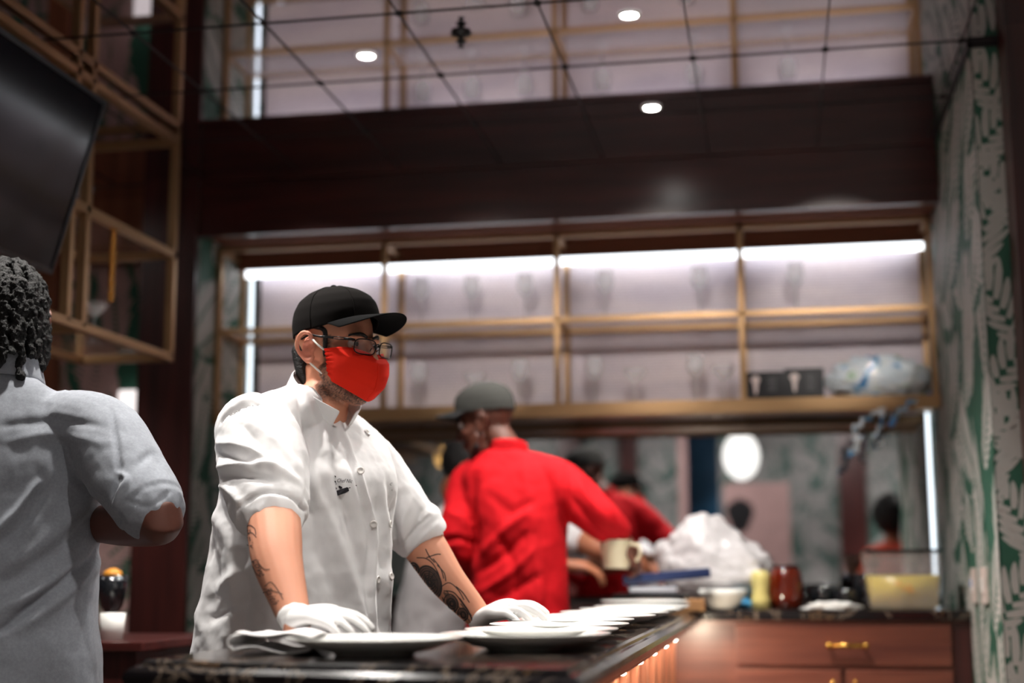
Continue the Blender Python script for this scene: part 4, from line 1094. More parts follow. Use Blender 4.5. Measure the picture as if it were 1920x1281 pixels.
trunk(mb, [(hw-UP*.1, WF*.16, WS*.2), rw(815, 1190, YW, .155, .19), rw(825, 1100, YW, .14, .18, .1), rw(848, 1015, YW, .13, .18, .3), rw(864, 968, YW, .09, .14, .4), rw(868, 948, YW, .07, .09, .4)], 30)
for s_, e_ in ((s1, e1), (s2, e2)): limb(mb, [V4(s_, .07), V4(lerp(s_, e_, .5), .07), V4(lerp(e_, s_, .04), .062)])
wj = fuse('jacket', mb, 'white_cloth2', wh, .007, 4); rumple(wj, .010, 7, 2)
mb = MB(); legs(mb, hw, WS, (.105, .08, .062)); fuse('trousers', mb, 'grey_cloth', wh, .008, 3)
mb = MB(); foot(mb, hw, WS, WF, .040); flat0(fuse('shoes', mb, 'shoe', wh, .006, 2))
# ================================================================== GREY SHIRT PERSON, near left
gy = thing('person', 'person seen from behind in grey short-sleeved shirt with black twisted hair, at left edge', 'person', (-1.56, 2.83, 0))
YG = 2.80
GF = Vector((math.cos(R(104)), math.sin(R(104)), 0)); GS = Vector((-GF.y, GF.x, 0))
Hg = headM(P(8, 612, YG+.03), R(118), R(6), 0, 1.0)
def rgg(px, py, Y, a, b, tilt=0):
    c = P(px, py, Y); return (c, (GF*math.cos(tilt)-UP*math.sin(tilt))*a, GS*b)
ng = P(2, 705, YG); hg = P(-12, 1255, YG)
s3 = P(190, 815, YG); e3 = P(300, 980, YG-.10); w3 = P(120, 985, YG+.16)
s4 = P(-200, 815, YG); e4 = P(-290, 1010, YG-.03); w4 = P(-180, 1010, YG+.20)
mb = MB(); head_parts(mb, Hg)
limb(mb, [V4(Hg @ Vector((-.022, 0, -.035)), .056), V4(Hg @ Vector((-.03, 0, -.09)), .055), V4(ng, .06), V4(ng-UP*.06, .07)])
trunk(mb, [(hg, GF*.12, GS*.17), rgg(-10, 1100, YG, .12, .16), rgg(-8, 980, YG, .12, .17), rgg(-5, 870, YG, .11, .18), rgg(-2, 790, YG, .08, .16), rgg(0, 745, YG, .06, .09)], 28)
for s_, e_, w_ in ((s3, e3, w3), (s4, e4, w4)): limb(mb, [V4(s_, .06), V4(lerp(s_, e_, .5), .056), V4(lerp(s_, e_, .85), .050), V4(e_, .045), V4(lerp(e_, w_, .3), .047), V4(lerp(e_, w_, .7), .036), V4(w_, .028)])
hand(mb, w3, (w3-e3), (0, 0, 1), 1, (.3, .5, .4)); hand(mb, w4, (w4-e4), (0, 0, 1), -1, (.3, .5, .4))
legs(mb, hg, GS, (.095, .06, .04)); foot(mb, hg, GS, GF, .033)
fuse('body', mb, 'skin_deep', gy, .0045, 4)
eyes(Hg, gy, 'skin_deep')
M['shirt_grey'] = plain('grey chambray shirt', rgb(146, 151, 160), .85, var=.10, vscale=160, bs=(500, .25, .0008), sheen=.15)
mb = MB()
trunk(mb, [(hg-UP*.14, GF*.165, GS*.222), rgg(-12, 1250, YG, .165, .218), rgg(-12, 1150, YG, .160, .210), rgg(-10, 1040, YG, .155, .212), rgg(-8, 950, YG, .150, .222), rgg(-6, 870, YG, .142, .225), rgg(-3, 800, YG, .118, .215, .12), rgg(0, 757, YG, .09, .165, .2), rgg(0, 727, YG, .076, .10, .2), rgg(0, 706, YG, .068, .072, .2)], 44)
for s_, e_, n_ in ((s3, e3, P(120, 790, YG)), (s4, e4, P(-120, 790, YG))):
    limb(mb, [V4(n_, .07), V4(s_, .080), V4(lerp(s_, e_, .35), .082), V4(lerp(s_, e_, .60), .077), V4(lerp(s_, e_, .84), .072)], 24)
gj = fuse('shirt', mb, 'shirt_grey', gy, .0045, 4)
folds(gj, [([(210, 770), (218, 830), (222, 885), (212, 930)], 5, -.009), ([(222, 885), (238, 900), (225, 925), (214, 955)], 5, .010), ([(212, 975), (180, 1035), (110, 1095), (30, 1160), (-20, 1200)], 8, -.014), ([(212, 1000), (180, 1060), (120, 1120), (40, 1180)], 10, .008), ([(200, 1000), (150, 1060), (70, 1110), (-10, 1150)], 12, .008),
           ([(70, 905), (30, 960), (-20, 1010)], 7, .012), ([(85, 920), (50, 975), (0, 1020)], 9, -.008), ([(190, 900), (120, 985), (20, 1060)], 16, .007), ([(185, 950), (110, 1030), (0, 1100)], 14, -.009), ([(0, 1190), (-20, 1200)], 8, .01), ([(205, 1040), (198, 1120), (190, 1200)], 7, -.008), ([(200, 1030), (190, 1080), (188, 1110)], 4, .005),
           ([(10, 830), (90, 815), (190, 830)], 9, .004), ([(0, 800), (100, 790), (200, 800)], 8, -.004), ([(260, 870), (285, 850), (300, 870)], 8, -.006), ([(240, 940), (280, 950), (320, 920)], 5, -.004)])
rumple(gj, .0035, 11, 9)
NCg = ng+UP*.0
def collg(u, v):
    a = 2*PI*u; return NCg + GF*((.078+.010*v)*math.cos(a)+.004) + GS*(.078+.012*v)*math.sin(a) + UP*(lerp(.034, -.018, v) - .012*math.cos(a))
mb = MB().grid(collg, 40, 4); c_ = mb.build('collar', 'shirt_grey', gj, True); mods(c_, ('SOLIDIFY', dict(thickness=.004, offset=0)), ('SUBSURF', dict(levels=1, render_levels=1))); bake(c_)
M['hair_twist'] = plain('black twisted hair', rgb(13, 12, 13), .6, 0, .35, bs=(500, 1.0, .004), var=.4, vscale=220)
hrs = random.Random(4); mb = MB()
mb.ball((-.012, 0, .045), (.096, .077, .088), sub=3)
nl = 0
for ring_, cnt in ((.25, 7), (.62, 13), (1.0, 20), (1.32, 26)):
    for k in range(cnt):
        a = 2*PI*(k+hrs.random()*.4)/cnt
        if abs(a if a < PI else a-2*PI) < .8 and ring_ > .9: continue
        pts = []; ln = hrs.uniform(.85, 1.25)
        for j in range(15):
            t = j/14; ph = ring_+t*1.35*ln
            if ph < 1.75:
                x, y, z = .100*math.sin(ph)*math.cos(a)-.012, .083*math.sin(ph)*math.sin(a), .094*math.cos(ph)+.047
            else:
                x, y, z = .100*math.cos(a)-.012, .083*math.sin(a), .030-.13*(ph-1.75)
            tw = j*1.9+k
            pts.append((x+.0035*math.cos(tw), y+.0035*math.sin(tw), z+.003*math.sin(tw), .0088+.0022*math.sin(j*2.6+k)))
        limb(mb, pts, 7, 2); nl += 1
for k in range(9):
    y0 = -.075+.0185*k; x0 = -.085+abs(y0)*.55
    limb(mb, [(x0, y0, .03, .010), (x0-.006, y0*1.05, 0, .011), (x0-.004, y0*1.08, -.04, .010), (x0+.004, y0*1.08, -.075-.02*hrs.random(), .006)], 8, 4)
for sd in (-1, 1):
    for k in range(3): limb(mb, [(-.03+.02*k, .083*sd, .03, .010), (-.028+.02*k, .089*sd, -.02, .010), (-.03+.022*k, .088*sd, -.07, .009), (-.03+.024*k, .084*sd, -.10+.01*k, .005)], 8, 4)
for v in mb.bm.verts: v.co = Hg @ v.co
ho = fuse('hair', mb, 'hair_twist', gy, .0026, 1); rumple(ho, .0035, 130, 1)
mb = MB(); legs(mb, hg, GS, (.11, .085, .065)); fuse('trousers', mb, 'trousers', gy, .008, 3)
mb = MB(); foot(mb, hg, GS, GF, .041); flat0(fuse('shoes', mb, 'shoe', gy, .006, 2))
# ================================================================== CORAL TOP PERSON (seen in the mirror)
cp = thing('person', 'person with black hair and coral top, seen in the mirror above the yellow tub', 'person', (.70, 2.75, 0))
CFv = Vector((0, -1, 0)); CSv = Vector((1, 0, 0)); cx_, cy_ = .70, 2.75
Hk = headM(Vector((cx_, cy_-.02, 1.42)), R(-90), 0, 0, 1.0)
mb = MB(); head_parts(mb, Hk)
limb(mb, [(cx_, cy_, 1.38, .05), (cx_, cy_+.01, 1.30, .05), (cx_, cy_+.01, 1.22, .06)])
trunk(mb, [(Vector((cx_, cy_, .70)), CFv*.12, CSv*.16), (Vector((cx_, cy_, .95)), CFv*.10, CSv*.13), (Vector((cx_, cy_, 1.12)), CFv*.10, CSv*.15), (Vector((cx_, cy_, 1.21)), CFv*.06, CSv*.12)], 24)
for sd in (-1, 1):
    limb(mb, [(cx_+.16*sd, cy_, 1.17, .045), (cx_+.19*sd, cy_-.02, .93, .038), (cx_+.14*sd, cy_-.24, .86, .026)])
    hand(mb, (cx_+.14*sd, cy_-.25, .86), (-.2*sd, -1, -.3), (0, -.3, 1), -sd, (.3, .4, .3), .9)
    limb(mb, [(cx_+.09*sd, cy_, .68, .085), (cx_+.10*sd, cy_-.38, .66, .06), (cx_+.10*sd, cy_-.36, .40, .05), (cx_+.10*sd, cy_-.34, .16, .036)])
    limb(mb, [(cx_+.10*sd, cy_-.33, .125, .03), (cx_+.10*sd, cy_-.46, .12, .026)])
fuse('body', mb, 'skin_mid', cp, .006, 3); eyes(Hk, cp, 'skin_mid')
hairball(Hk, cp, (.125, .118, .13), (-.03, 0, .03), .045, .012)
M['coral'] = plain('coral knit', rgb(238, 96, 70), .8)
mb = MB(); trunk(mb, [(Vector((cx_, cy_, .74)), CFv*.14, CSv*.18), (Vector((cx_, cy_, .95)), CFv*.12, CSv*.16), (Vector((cx_, cy_, 1.14)), CFv*.12, CSv*.175), (Vector((cx_, cy_, 1.235)), CFv*.08, CSv*.14), (Vector((cx_, cy_, 1.275)), CFv*.062, CSv*.065)], 28)
for sd in (-1, 1): limb(mb, [(cx_+.14*sd, cy_, 1.185, .06), (cx_+.175*sd, cy_, 1.08, .058), (cx_+.19*sd, cy_-.02, .96, .052)])
fuse('top', mb, 'coral', cp, .007, 3)
mb = MB(); trunk(mb, [(Vector((cx_, cy_, .62)), CFv*.13, CSv*.18), (Vector((cx_, cy_, .76)), CFv*.13, CSv*.17)], 20)
for sd in (-1, 1): limb(mb, [(cx_+.09*sd, cy_, .69, .095), (cx_+.10*sd, cy_-.38, .665, .072), (cx_+.10*sd, cy_-.36, .40, .062), (cx_+.10*sd, cy_-.34, .18, .056)])
fuse('trousers', mb, 'grey_cloth', cp, .008, 3)
st = thing('bar_stool', 'dark bar stool under the person in the coral top', 'stool', (cx_, cy_, 0))
MB().lathe([(0, .575), (.17, .575), (.18, .585), (.18, .60), (.165, .612), (0, .612)], (0, 0, 0), 32).build('seat', 'mahogany', st, True, False)
for k in range(4):
    a = PI/4+PI/2*k; MB().tube([(.10*math.cos(a), .10*math.sin(a), .58), (.19*math.cos(a), .19*math.sin(a), 0)], .014, 8).build('leg', 'black', st, True, False)
MB().tube([(.16*math.cos(PI/4+PI/2*k), .16*math.sin(PI/4+PI/2*k), .2) for k in range(5)], .008, 8).build('footrest', 'black', st, True, False)
# ================================================================== GLASSES on the shelves
def wine(h=.205, rb=.036, bowl=.095, rim=.031):
    zb = h-bowl
    return [(0, 0), (.034, 0), (.0345, .002), (.012, .005), (.004, .012), (.0036, zb-.008), (.008, zb), (.022, zb+.010), (rb*.93, zb+.030), (rb, zb+.048), (rim, h), (rim-.0014, h), (rb-.0016, zb+.048), (rb*.93-.0016, zb+.031), (.020, zb+.013), (.004, zb+.006), (0, zb+.005)]
def coupe(h=.15):
    return [(0, 0), (.032, 0), (.0325, .002), (.012, .005), (.004, .012), (.0036, h-.062), (.010, h-.052), (.030, h-.035), (.046, h-.012), (.049, h), (.0476, h), (.0445, h-.011), (.0285, h-.032), (.008, h-.047), (0, h-.048)]
def put_shared(name, mesh, loc, rz, sc=1):
    o = bpy.data.objects.new(name, mesh); COL.objects.link(o); o.location = loc; o.rotation_euler = (0, 0, rz); o.scale = (sc, sc, sc); return o
gm1 = MB().lathe(wine(), n=28).mesh('wine_glass'); gm1.materials.append(M['glass'])
gm2 = MB().lathe(coupe(), n=28).mesh('coupe_glass'); gm2.materials.append(M['glass'])
for me in (gm1, gm2):
    for p in me.polygons: p.use_smooth = True
zb_, zm_ = 1.7472, 2.0985
def shelf_x(px, z): return P(px, pj((0, 5.68, z))[1], 5.68).x
lowg = [(785, 'w', 'stemmed wine glass on the lower shelf, just right of the capped chef'), (890, 'c', 'coupe glass on the lower shelf above the grey cap'), (975, 'w', 'wine glass on the lower shelf, right of the grey cap'), (1115, 'w', 'wine glass at the left of the third lower shelf bay'), (1190, 'c', 'wide coupe glass in the third lower shelf bay, left one of two'), (1305, 'w', 'wine glass in the third lower shelf bay, next to a coupe'), (1356, 'c', 'wide coupe glass beside the post left of the bulb boxes')]
for px, k, lb in lowg:
    o = put_shared('wine_glass' if k == 'w' else 'coupe_glass', gm1 if k == 'w' else gm2, (shelf_x(px, zb_+.1), 5.68, zb_), rnd.uniform(0, 6)); tag(o, lb, 'glass', 'stemware on the lower shelf')
hig = [(790, 'leftmost wine glass on the upper shelf, above the cap brim'), (885, 'wine glass on the upper shelf in the bay right of the chef, left one'), (985, 'wine glass on the upper shelf close to the middle posts'), (1135, 'wine glass on the upper shelf, left in the third bay'), (1312, 'wine glass on the upper shelf, right in the third bay'), (1492, 'only wine glass on the upper shelf above the bulb boxes')]
for px, lb in hig:
    o = put_shared('wine_glass', gm1, (shelf_x(px, zm_+.1), 5.68, zm_), rnd.uniform(0, 6)); tag(o, lb, 'glass', 'stemware on the upper shelf')
for (x, y, z), lb in (((-2.30, 4.42, 2.2586), 'round coupe glass on the middle level of the brass hanging rack'), ((-2.30, 4.56, 1.8836), 'coupe glass on the bottom level of the brass hanging rack')):
    o = put_shared('coupe_glass', gm2, (x, y, z), 0, .95); tag(o, lb, 'glass')
# ================================================================== BULB BOXES
M['box_black'] = plain('black printed carton', rgb(20, 20, 24), .5)
M['bulb_print'] = plain('pale bulb picture', rgb(214, 196, 192), .5)
M['grey_print'] = plain('grey print', rgb(120, 116, 120), .5)
def bulb_box(cx, w, hgt, lb, y=5.60, dz=0):
    c = Vector((cx, y, zb_+.0003))
    t = thing('light_bulb_box', lb, 'box', tuple(c), 0, 'black light bulb cartons on the shelf')
    MB().box(-w/2, w/2, -.045, .045, 0, hgt, bev=.002).build('carton', 'box_black', t, False, False)
    bx = -w*.24
    out = []
    for k in range(26):
        a = 2*PI*k/26; r_ = .019 if math.sin(a) > -.2 else .012
        out.append((bx + r_*math.cos(a)*(1 if math.sin(a) > 0 else .75), hgt*.66 + (.022 if math.sin(a) > 0 else .052)*math.sin(a)))
    m = MB().prism(out, 'Y', -.0462, -.0452)
    m.build('bulb_picture', 'bulb_print', t, False, False)
    m = MB()
    for k in range(5): m.box(w*.06, w*(.34+.06*((k*3) % 3-1)), -.0460, -.0453, hgt*(.74-.11*k), hgt*(.74-.11*k)+.003)
    m.build('printing', 'grey_print', t, False, False)
x1_ = P(1435, 725, 5.6).x; x2_ = P(1507, 725, 5.6).x
bulb_box(x1_, .150, .108, 'black light bulb carton nearer the post, slightly shorter of the pair'); bulb_box(x2_+.001, .148, .117, 'black light bulb carton beside the blue plastic bag, taller of the pair')
# ================================================================== BLUE PLASTIC PACK
def film_mat():
    m, nt, b = nmat('printed blue green film')
    n = nt.nodes.new('ShaderNodeTexNoise'); n.inputs['Scale'].default_value = 7; n.inputs['Detail'].default_value = 3; n.inputs['Distortion'].default_value = 1.2
    nt.links.new(objvec(nt), n.inputs['Vector'])
    cr_ = nt.nodes.new('ShaderNodeValToRGB'); e = cr_.color_ramp.elements; cr_.color_ramp.interpolation = 'EASE'
    e[0].position = .30; e[0].color = rgb(90, 150, 60); e[1].position = .72; e[1].color = rgb(20, 78, 150)
    for p_, c_ in ((.35, rgb(200, 222, 206)), (.42, rgb(236, 242, 245)), (.53, rgb(220, 232, 240)), (.58, rgb(110, 172, 214)), (.66, rgb(30, 104, 176))):
        q_ = cr_.color_ramp.elements.new(p_); q_.color = c_
    nt.links.new(n.outputs[0], cr_.inputs[0]); nt.links.new(cr_.outputs[0], b.inputs['Base Color'])
    b.inputs['Roughness'].default_value = .16; b.inputs['Coat Weight'].default_value = .6
    return m
M['film'] = film_mat()
bc = P(1651, 765, 5.66); bc.z = zb_+.082
mb = MB(); res = bmesh.ops.create_icosphere(mb.bm, subdivisions=5, radius=1)
for v in res['verts']:
    n_ = v.co.normalized(); w_ = 1 + .12*noise.noise(n_*2.3+Vector((3, 0, 0))) + .22*abs(noise.noise(n_*3.6+Vector((0, 5, 0)))) - .16*abs(noise.noise(n_*8)) - .04*noise.noise(n_*16)
    v.co = Vector((bc.x + n_.x*.190*w_, bc.y + n_.y*.085*w_, max(zb_+.001, bc.z + n_.z*.088*w_)))
pk = thing('plastic_pack', 'crumpled blue, green and clear plastic film pack lying on the shelf at right', 'plastic bag', (bc.x, bc.y, zb_))
mb.build('pack_body', 'film', pk, True)
def strip(pts, w, name='film_tail'):
    a = cr(pts, 6); m = MB(); n_ = len(a)-1
    def f(u, v):
        i = min(n_, int(round(u*n_))); p = a[i]; k = (v-.5)*2
        return Vector((p[0] + k*w*(.8+.3*math.sin(i*1.3)), p[1]-.010*k*math.sin(i*.9)-.004*math.cos(i*2.2+k), p[2]+.010*k*math.sin(i*1.7)))
    m.grid(f, n_, 5); o = m.build(name, 'film', pk, True); mods(o, ('SOLIDIFY', dict(thickness=.0012))); bake(o)
def q3(px, py, Y): return tuple(P(px, py, Y))
strip([q3(1655, 765, 5.545), q3(1625, 785, 5.535), q3(1605, 805, 5.535), q3(1608, 830, 5.54), q3(1592, 858, 5.54)], .018)
strip([q3(1745, 735, 5.57), q3(1712, 752, 5.54), q3(1685, 775, 5.53), q3(1668, 800, 5.54)], .016)
strip([q3(1655, 768, 5.545), q3(1650, 800, 5.54), q3(1640, 822, 5.545), q3(1655, 835, 5.55)], .010)
# ================================================================== REAR COUNTER ITEMS
def ct(px, py_, Y): v = P(px, py_, Y); return v
Z0 = CT+.0004
# white plastic bag
M['bag_white'] = plain('white plastic bag', rgb(222, 218, 220), .35, bs=(14, .6, .02))
bw = P(1345, 1100, 5.32); bw.z = Z0
mb = MB(); res = bmesh.ops.create_icosphere(mb.bm, subdivisions=5, radius=1)
for v in res['verts']:
    n_ = v.co.normalized(); w_ = 1 + .16*noise.noise(n_*1.8+Vector((9, 2, 0))) + .09*abs(noise.noise(n_*4.5)) - .05*abs(noise.noise(n_*9))
    z_ = (n_.z*.5+.5); lean = .05*z_
    x_ = bw.x + n_.x*.205*w_*(1.1-(.15 if n_.x > 0 else .38)*z_) - lean; 
    v.co = Vector((x_, bw.y + n_.y*.12*w_, max(Z0, bw.z + .012 + z_*.295*w_ - .06*max(0, n_.x)*z_)))
o = mb.build('plastic_bag', 'bag_white', None, True); tag(o, 'crumpled white plastic bag standing on the rear counter corner', 'plastic bag')
# white bowl lying in front of the bag
wbp = P(1355, 1118, 5.12); wbp.z = Z0
o = MB().lathe([(0, 0), (.035, 0), (.04, .004), (.062, .022), (.080, .050), (.085, .068), (.081, .068), (.075, .05), (.056, .022), (.03, .008), (0, .007)], n=40).build('salad_bowl', 'china', None, True)
o.location = wbp + Vector((0, 0, .0)); tag(o, 'shallow white bowl in front of the white plastic bag', 'bowl')
# stack at the counter end: papers, black tray, glossy case, navy folder, cardboard
M['navy'] = plain('navy vinyl', rgb(22, 40, 84), .4); M['card'] = plain('brown cardboard', rgb(176, 128, 84), .8, var=.1); M['steel'] = plain('bright steel', rgb(210, 214, 224), .18, .9); M['paper'] = plain('white paper', rgb(214, 226, 236), .7)
def item(name, lb, cat, c, w, d, h, mat, rz=0, tilt=0, bev=.004):
    m = MB().box(-w/2, w/2, -d/2, d/2, 0, h, bev=bev); o = m.build(name, mat); o.location = c; o.rotation_euler = (0, tilt, rz); return tag(o, lb, cat)
sc = P(1228, 1120, 4.93)
item('cardboard_box', 'open brown cardboard box on the rear end of the bar, under the black tray', 'box', (sc.x+.03, 4.915, Z0), .27, .20, .040, 'card', R(4))
item('serving_tray', 'black tray lying on the brown cardboard box', 'tray', (sc.x-.01, 4.915, Z0+.0405), .24, .19, .016, 'black', R(-3))
item('metal_pan', 'shiny metal pan lid on the black tray below the navy folder', 'pan', (sc.x, 4.915, Z0+.057), .17, .15, .030, 'steel', R(2), bev=.008)
item('folder', 'navy blue vinyl folder topmost on the pile at the end of the bar', 'folder', (sc.x+.045, 4.915, Z0+.098), .29, .18, .032, 'navy', R(3), R(-5), .006)
item('paper_sheet', 'pale folded paper just behind the farthest plates', 'paper', (sc.x-.04, 4.815-.02+.02, Z0), .15, .04, .026, 'paper', 0)
# squeeze bottle, amber jar
b_ = P(1427, 1128, 5.22); b_.z = Z0
t = thing('squeeze_bottle', 'pale yellow squeeze bottle beside the amber jar', 'bottle', tuple(b_))
M['oil'] = plain('pale yellow plastic', rgb(214, 200, 128), .3)
MB().lathe([(0, 0), (.030, 0), (.034, .004), (.034, .03), (.029, .06), (.034, .09), (.033, .118), (.026, .128), (.014, .133), (0, .134)], n=32).build('body', 'oil', t, True, False)
a_ = P(1475, 1130, 5.24); a_.z = Z0
t = thing('amber_jar', 'dark amber glass jar on the rear counter right of the squeeze bottle', 'jar', tuple(a_))
M['amber'] = plain('amber liquid glass', rgb(96, 26, 8), .06, 0, spec=.8, var=.35, vscale=14)
MB().lathe([(0, 0), (.045, 0), (.054, .006), (.060, .04), (.060, .09), (.054, .125), (.047, .138), (.044, .142), (0, .143)], n=40).build('body', 'amber', t, True, False)
MB().lathe([(0, .1432), (.046, .1432), (.047, .150), (0, .151)], n=32).build('lid', 'black', t, True, False)
# tub of yellow liquid
M['tub'] = plain('clear plastic tub', rgb(235, 225, 225), .08, 0, alpha=.28); M['yellow_liq'] = plain('yellow juice', rgb(214, 190, 70), .3)
tc = P(1693, 1137, 5.24); tc.z = Z0; tw = .118
t = thing('storage_tub', 'clear square tub half full of yellow liquid with black lid', 'tub', tuple(tc))
def frus(m, w0, w1, d0, d1, z0, z1, mi=0):
    A_ = [m.bm.verts.new(p) for p in ((-w0, -d0, z0), (w0, -d0, z0), (w0, d0, z0), (-w0, d0, z0))]; B_ = [m.bm.verts.new(p) for p in ((-w1, -d1, z1), (w1, -d1, z1), (w1, d1, z1), (-w1, d1, z1))]
    for k in range(4): m.bm.faces.new((A_[k], A_[(k+1) % 4], B_[(k+1) % 4], B_[k])).material_index = mi
    m.bm.faces.new(A_[::-1]).material_index = mi; m.bm.faces.new(B_).material_index = mi
    bmesh.ops.bevel(m.bm, geom=m.bm.edges[:], offset=.006, segments=2, affect='EDGES'); return m
frus(MB(), .108, .119, .092, .100, .002, .115).build('liquid', 'yellow_liq', t, True, False)
frus(MB(), .112, .128, .096, .108, 0, .192).build('walls', 'tub', t, False, False)
frus(MB(), .132, .130, .112, .110, .1925, .202).build('lid', 'black', t, False, False)
mm = MB()
for k, (x0, x1, z0) in enumerate(((-.035, -.005, .082), (.0, .025, .076), (-.01, .028, .066), (.01, .03, .058), (-.028, -.012, .090))): mm.box(x0, x1, -.1125, -.1115, z0, z0+.003)
M['orange_mark'] = plain('orange marker', rgb(220, 130, 40), .6)
mm.build('marking', 'orange_mark', t, False, False)
# dark jars, crumpled tissue, blue cloth, pepper mill bundle
M['smoke'] = plain('dark glass', rgb(26, 28, 32), .08, spec=.8)
for (px, Y, r_, h_, lb) in ((1545, 5.35, .050, .075, 'low dark glass bowl behind the crumpled tissue, left one'), (1585, 5.30, .042, .065, 'small dark glass bowl right of the other low one, catching light'), (1628, 5.42, .052, .12, 'dark round pot close to the left side of the yellow tub')):
    c = P(px, 1125, Y); o = MB().lathe([(0, 0), (r_*.7, 0), (r_, h_*.4), (r_*.95, h_*.85), (r_*.8, h_), (r_*.75, h_), (r_*.88, h_*.8), (r_*.9, h_*.4), (r_*.6, .006), (0, .006)], (0, 0, 0), 32).build('glass_bowl', 'smoke', None, True); o.location = (c.x, Y, Z0); tag(o, lb, 'bowl')
c = P(1632, 1080, 5.42)
t = thing('dried_bouquet', 'bundle of dried flowers sticking out of the dark pot', 'plant', (c.x, 5.42, Z0+.10))
M['dry'] = plain('dried flower', rgb(120, 96, 80), .8, var=.3); mb = MB(); rr = random.Random(5)
for k in range(22):
    a = rr.uniform(0, 6.28); l = rr.uniform(.05, .10); e = Vector((math.cos(a)*rr.uniform(.01, .045), math.sin(a)*rr.uniform(.01, .04), l)); mb.tube([(0, 0, -.04), e*.6, e], .0012, 4); mb.ball(e, rr.uniform(.005, .011), sub=1)
mb.build('stems', 'dry', t, True, False)
def crumple(name, c, r, mat, lb, cat, seed):
    m = MB(); res = bmesh.ops.create_icosphere(m.bm, subdivisions=4, radius=1)
    for v in res['verts']:
        n_ = v.co.normalized(); w_ = 1+.5*noise.noise(n_*2.2+Vector((seed, 0, 0)))+.25*noise.noise(n_*6+Vector((seed, 3, 0)))
        v.co = Vector((n_.x*r[0]*w_, n_.y*r[1]*w_, max(0, n_.z*r[2]*w_+r[2]*.35)))
    o = m.build(name, mat, None, True); o.location = c; return tag(o, lb, cat)
c = P(1560, 1135, 5.12); crumple('tissue', (c.x, 5.13, Z0), (.085, .035, .018), 'white_plastic', 'flattened crumpled white tissue on the rear counter in front of the dark bowls', 'tissue', 3)
M['blue_cloth'] = plain('light blue cloth', rgb(70, 150, 196), .8)
c = P(1388, 1130, 5.14); crumple('cleaning_cloth', (c.x-.0, 5.25, Z0), (.050, .05, .026), 'blue_cloth', 'light blue cloth bundled beside the squeeze bottle', 'cloth', 8)
# ================================================================== CLOTH under the nearest plate
M['linen'] = plain('white linen', rgb(238, 236, 236), .8)
def cl(u, v, base=0.0, ph=0.0, amp=.008):
    x = lerp(-.062, .068, u); y = lerp(-.09, .09, v)
    return Vector((x, y+.01*math.sin(u*5), base + amp*(1+math.sin(u*7+ph+v*1.5))*.6 + .003*math.sin(v*9+u*4)))
nc = P(522, 1210, 2.33)
t = thing('folded_napkin', 'folded white cloth napkin on the marble left of the nearest plate', 'napkin', (nc.x+.012, 2.345, CT))
for base, ph, nm in ((.003, .3, 'lower_fold'), (.024, 2.2, 'upper_fold')):
    m = MB().grid(lambda u, v: cl(u, v, base, ph, .007), 26, 12); o = m.build(nm, 'linen', t, True, False); mods(o, ('SOLIDIFY', dict(thickness=.004, offset=1)), ('SUBSURF', dict(levels=1, render_levels=1))); bake(o)
m = MB().grid(lambda u, v: Vector((-.062-.010*math.sin(PI*u), lerp(-.09, .09, v), lerp(.006, .030, u))), 8, 12); o = m.build('fold_edge', 'linen', t, True, False); mods(o, ('SOLIDIFY', dict(thickness=.004, offset=0))); bake(o)
# ================================================================== GLOBE, picture, orange lamp (seen in the mirror)
gx, gy_ = -.30, -.75
t = thing('globe_pendant', 'large glowing white globe pendant lamp, seen in the mirror', 'lamp', (gx, gy_, 2.1))
M['globe'] = emit('glowing opal globe', (1, .97, .9, 1), 1.6)
MB().ball((0, 0, 0), (.155, .155, .205), sub=4).build('globe_shade', 'globe', t, True, False)
MB().tube([(0, 0, .2), (0, 0, ZC-2.1)], .008, 8).lathe([(0, .198), (.035, .198), (.03, .225), (0, .23)], n=20).build('stem', 'brass', t, True, False)
t = thing('pendant_lamp', 'small amber glass pendant lamp glowing in the mirror beside the chef', 'lamp', tuple(P(787, 835, 1.0)*12.7 - Vector((0, 0, 0))) if False else (-2.95, -.55, 2.12))
M['amber_glow'] = emit('glowing amber glass', (1, .55, .16, 1), 1.3)
MB().ball((0, 0, 0), (.055, .055, .085), sub=3).build('amber_shade', 'amber_glow', t, True, False)
MB().tube([(0, 0, .08), (0, 0, ZC-2.12)], .006, 8).build('cord', 'black', t, True, False)
t = thing('framed_picture', 'pale pink framed picture with a dark portrait shape on the far wall, in the mirror', 'picture', (-.20, YFR, 1.35))
MB().box(-.32, .32, 0.006, .035, -.62, .62, bev=.004).build('frame', 'paper_pink_pale', t, False, False)
mb = MB(); mb.prism([(-.17+.13*math.cos(a)*(1+.15*math.sin(3*a)), .30+.17*math.sin(a)) for a in [2*PI*k/30 for k in range(30)]], 'Y', .035, .037)
mb.build('print', 'black', t, False, False)
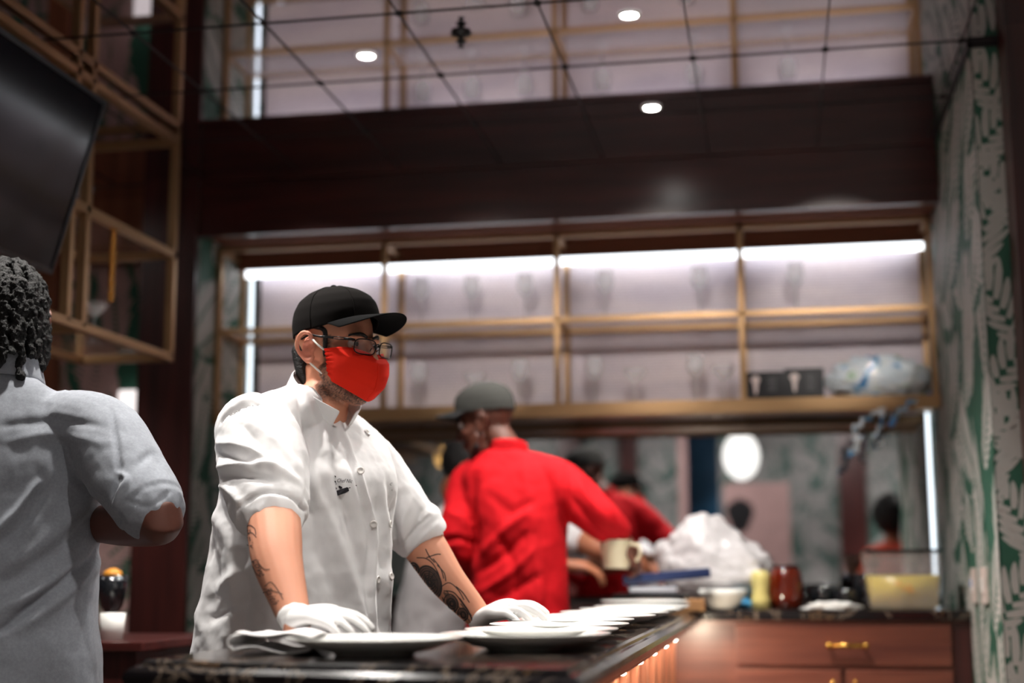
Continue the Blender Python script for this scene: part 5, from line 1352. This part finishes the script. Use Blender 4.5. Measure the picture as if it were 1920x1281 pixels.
# ================================================================== LEFT: vase, cup, wall light panel; RIGHT: switches
M['sw'] = plain('ivory switch plate', rgb(216, 200, 192), .5); M['sw_blue'] = plain('blue indicator label', rgb(70, 130, 210), .5)
for i, (px, py) in enumerate(((1831, 1098), (1851, 1098))):
    p = PX(px, py, XR); t = thing('switch_plate', ('ivory switch plate with blue label on the wallpapered wall', 'plain ivory switch plate nearer the wall corner')[i], 'switch', (XR-.008, p.y, p.z))
    MB().box(-.004, .007, -.045, .045, -.055, .055, bev=.002).build('plate', 'sw', t, False, False)
    MB().box(-.009, -.004, -.012, .012, -.022, .022, bev=.001).build('rocker', 'white_plastic', t, False, False)
    if i == 0: MB().box(-.0105, -.009, -.010, .010, -.004, .020).build('label_sticker', 'sw_blue', t, False, False)
sd = thing('sideboard', 'low dark wooden sideboard at left beyond the grey shirt', 'cabinet', (-2.12, 3.6, 0))
MB().box(-2.5, -1.62, 3.55, 4.1, .90, .925, bev=.004).build('top', 'mahogany_x', sd)
MB().box(-2.47, -1.65, 3.58, 4.07, 0, .90).build('carcass', 'mahogany', sd)
v0 = PZ(205, 1240, .925)
t = thing('goblet', 'dark stemmed goblet with an orange garnish on the sideboard at left', 'glass', (v0.x*3.8/v0.y, 3.8, .9254))
MB().lathe([(0, 0), (.035, 0), (.03, .006), (.008, .012), (.007, .05), (.012, .06), (.030, .085), (.040, .13), (.043, .17), (.040, .17), (.036, .13), (.02, .08), (0, .075)], n=32).build('bowl', 'smoke', t, True, False)
M['orange'] = plain('orange peel', rgb(226, 150, 50), .5)
MB().lathe([(0, .165), (.028, .166), (.024, .180), (.010, .188), (0, .19)], n=16).build('garnish', 'orange', t, True, False)
t = thing('white_cup', 'small white tumbler on the sideboard next to the grey shirt', 'cup', (P(208, 1245, 3.66).x, 3.66, .9254))
MB().lathe([(0, 0), (.028, 0), (.034, .07), (.0315, .07), (.026, .004), (0, .004)], n=32).build('body', 'white_plastic', t, True, False)
wp_ = P(252, 760, 5.69)
t = thing('wall_lamp', 'bright frosted wall lamp on the pink wallpaper at left', 'lamp', (wp_.x, 5.69, wp_.z))
M['frost'] = emit('lit frosted glass', (1, .9, .88, 1), .8)
MB().box(-.05, .05, -.06, -.01, -.10, .06, bev=.012).build('lamp_shade', 'frost', t, False, False)
MB().box(-.02, .02, -.012, .008, -.05, .05).build('bracket', 'brass', t, False, False)
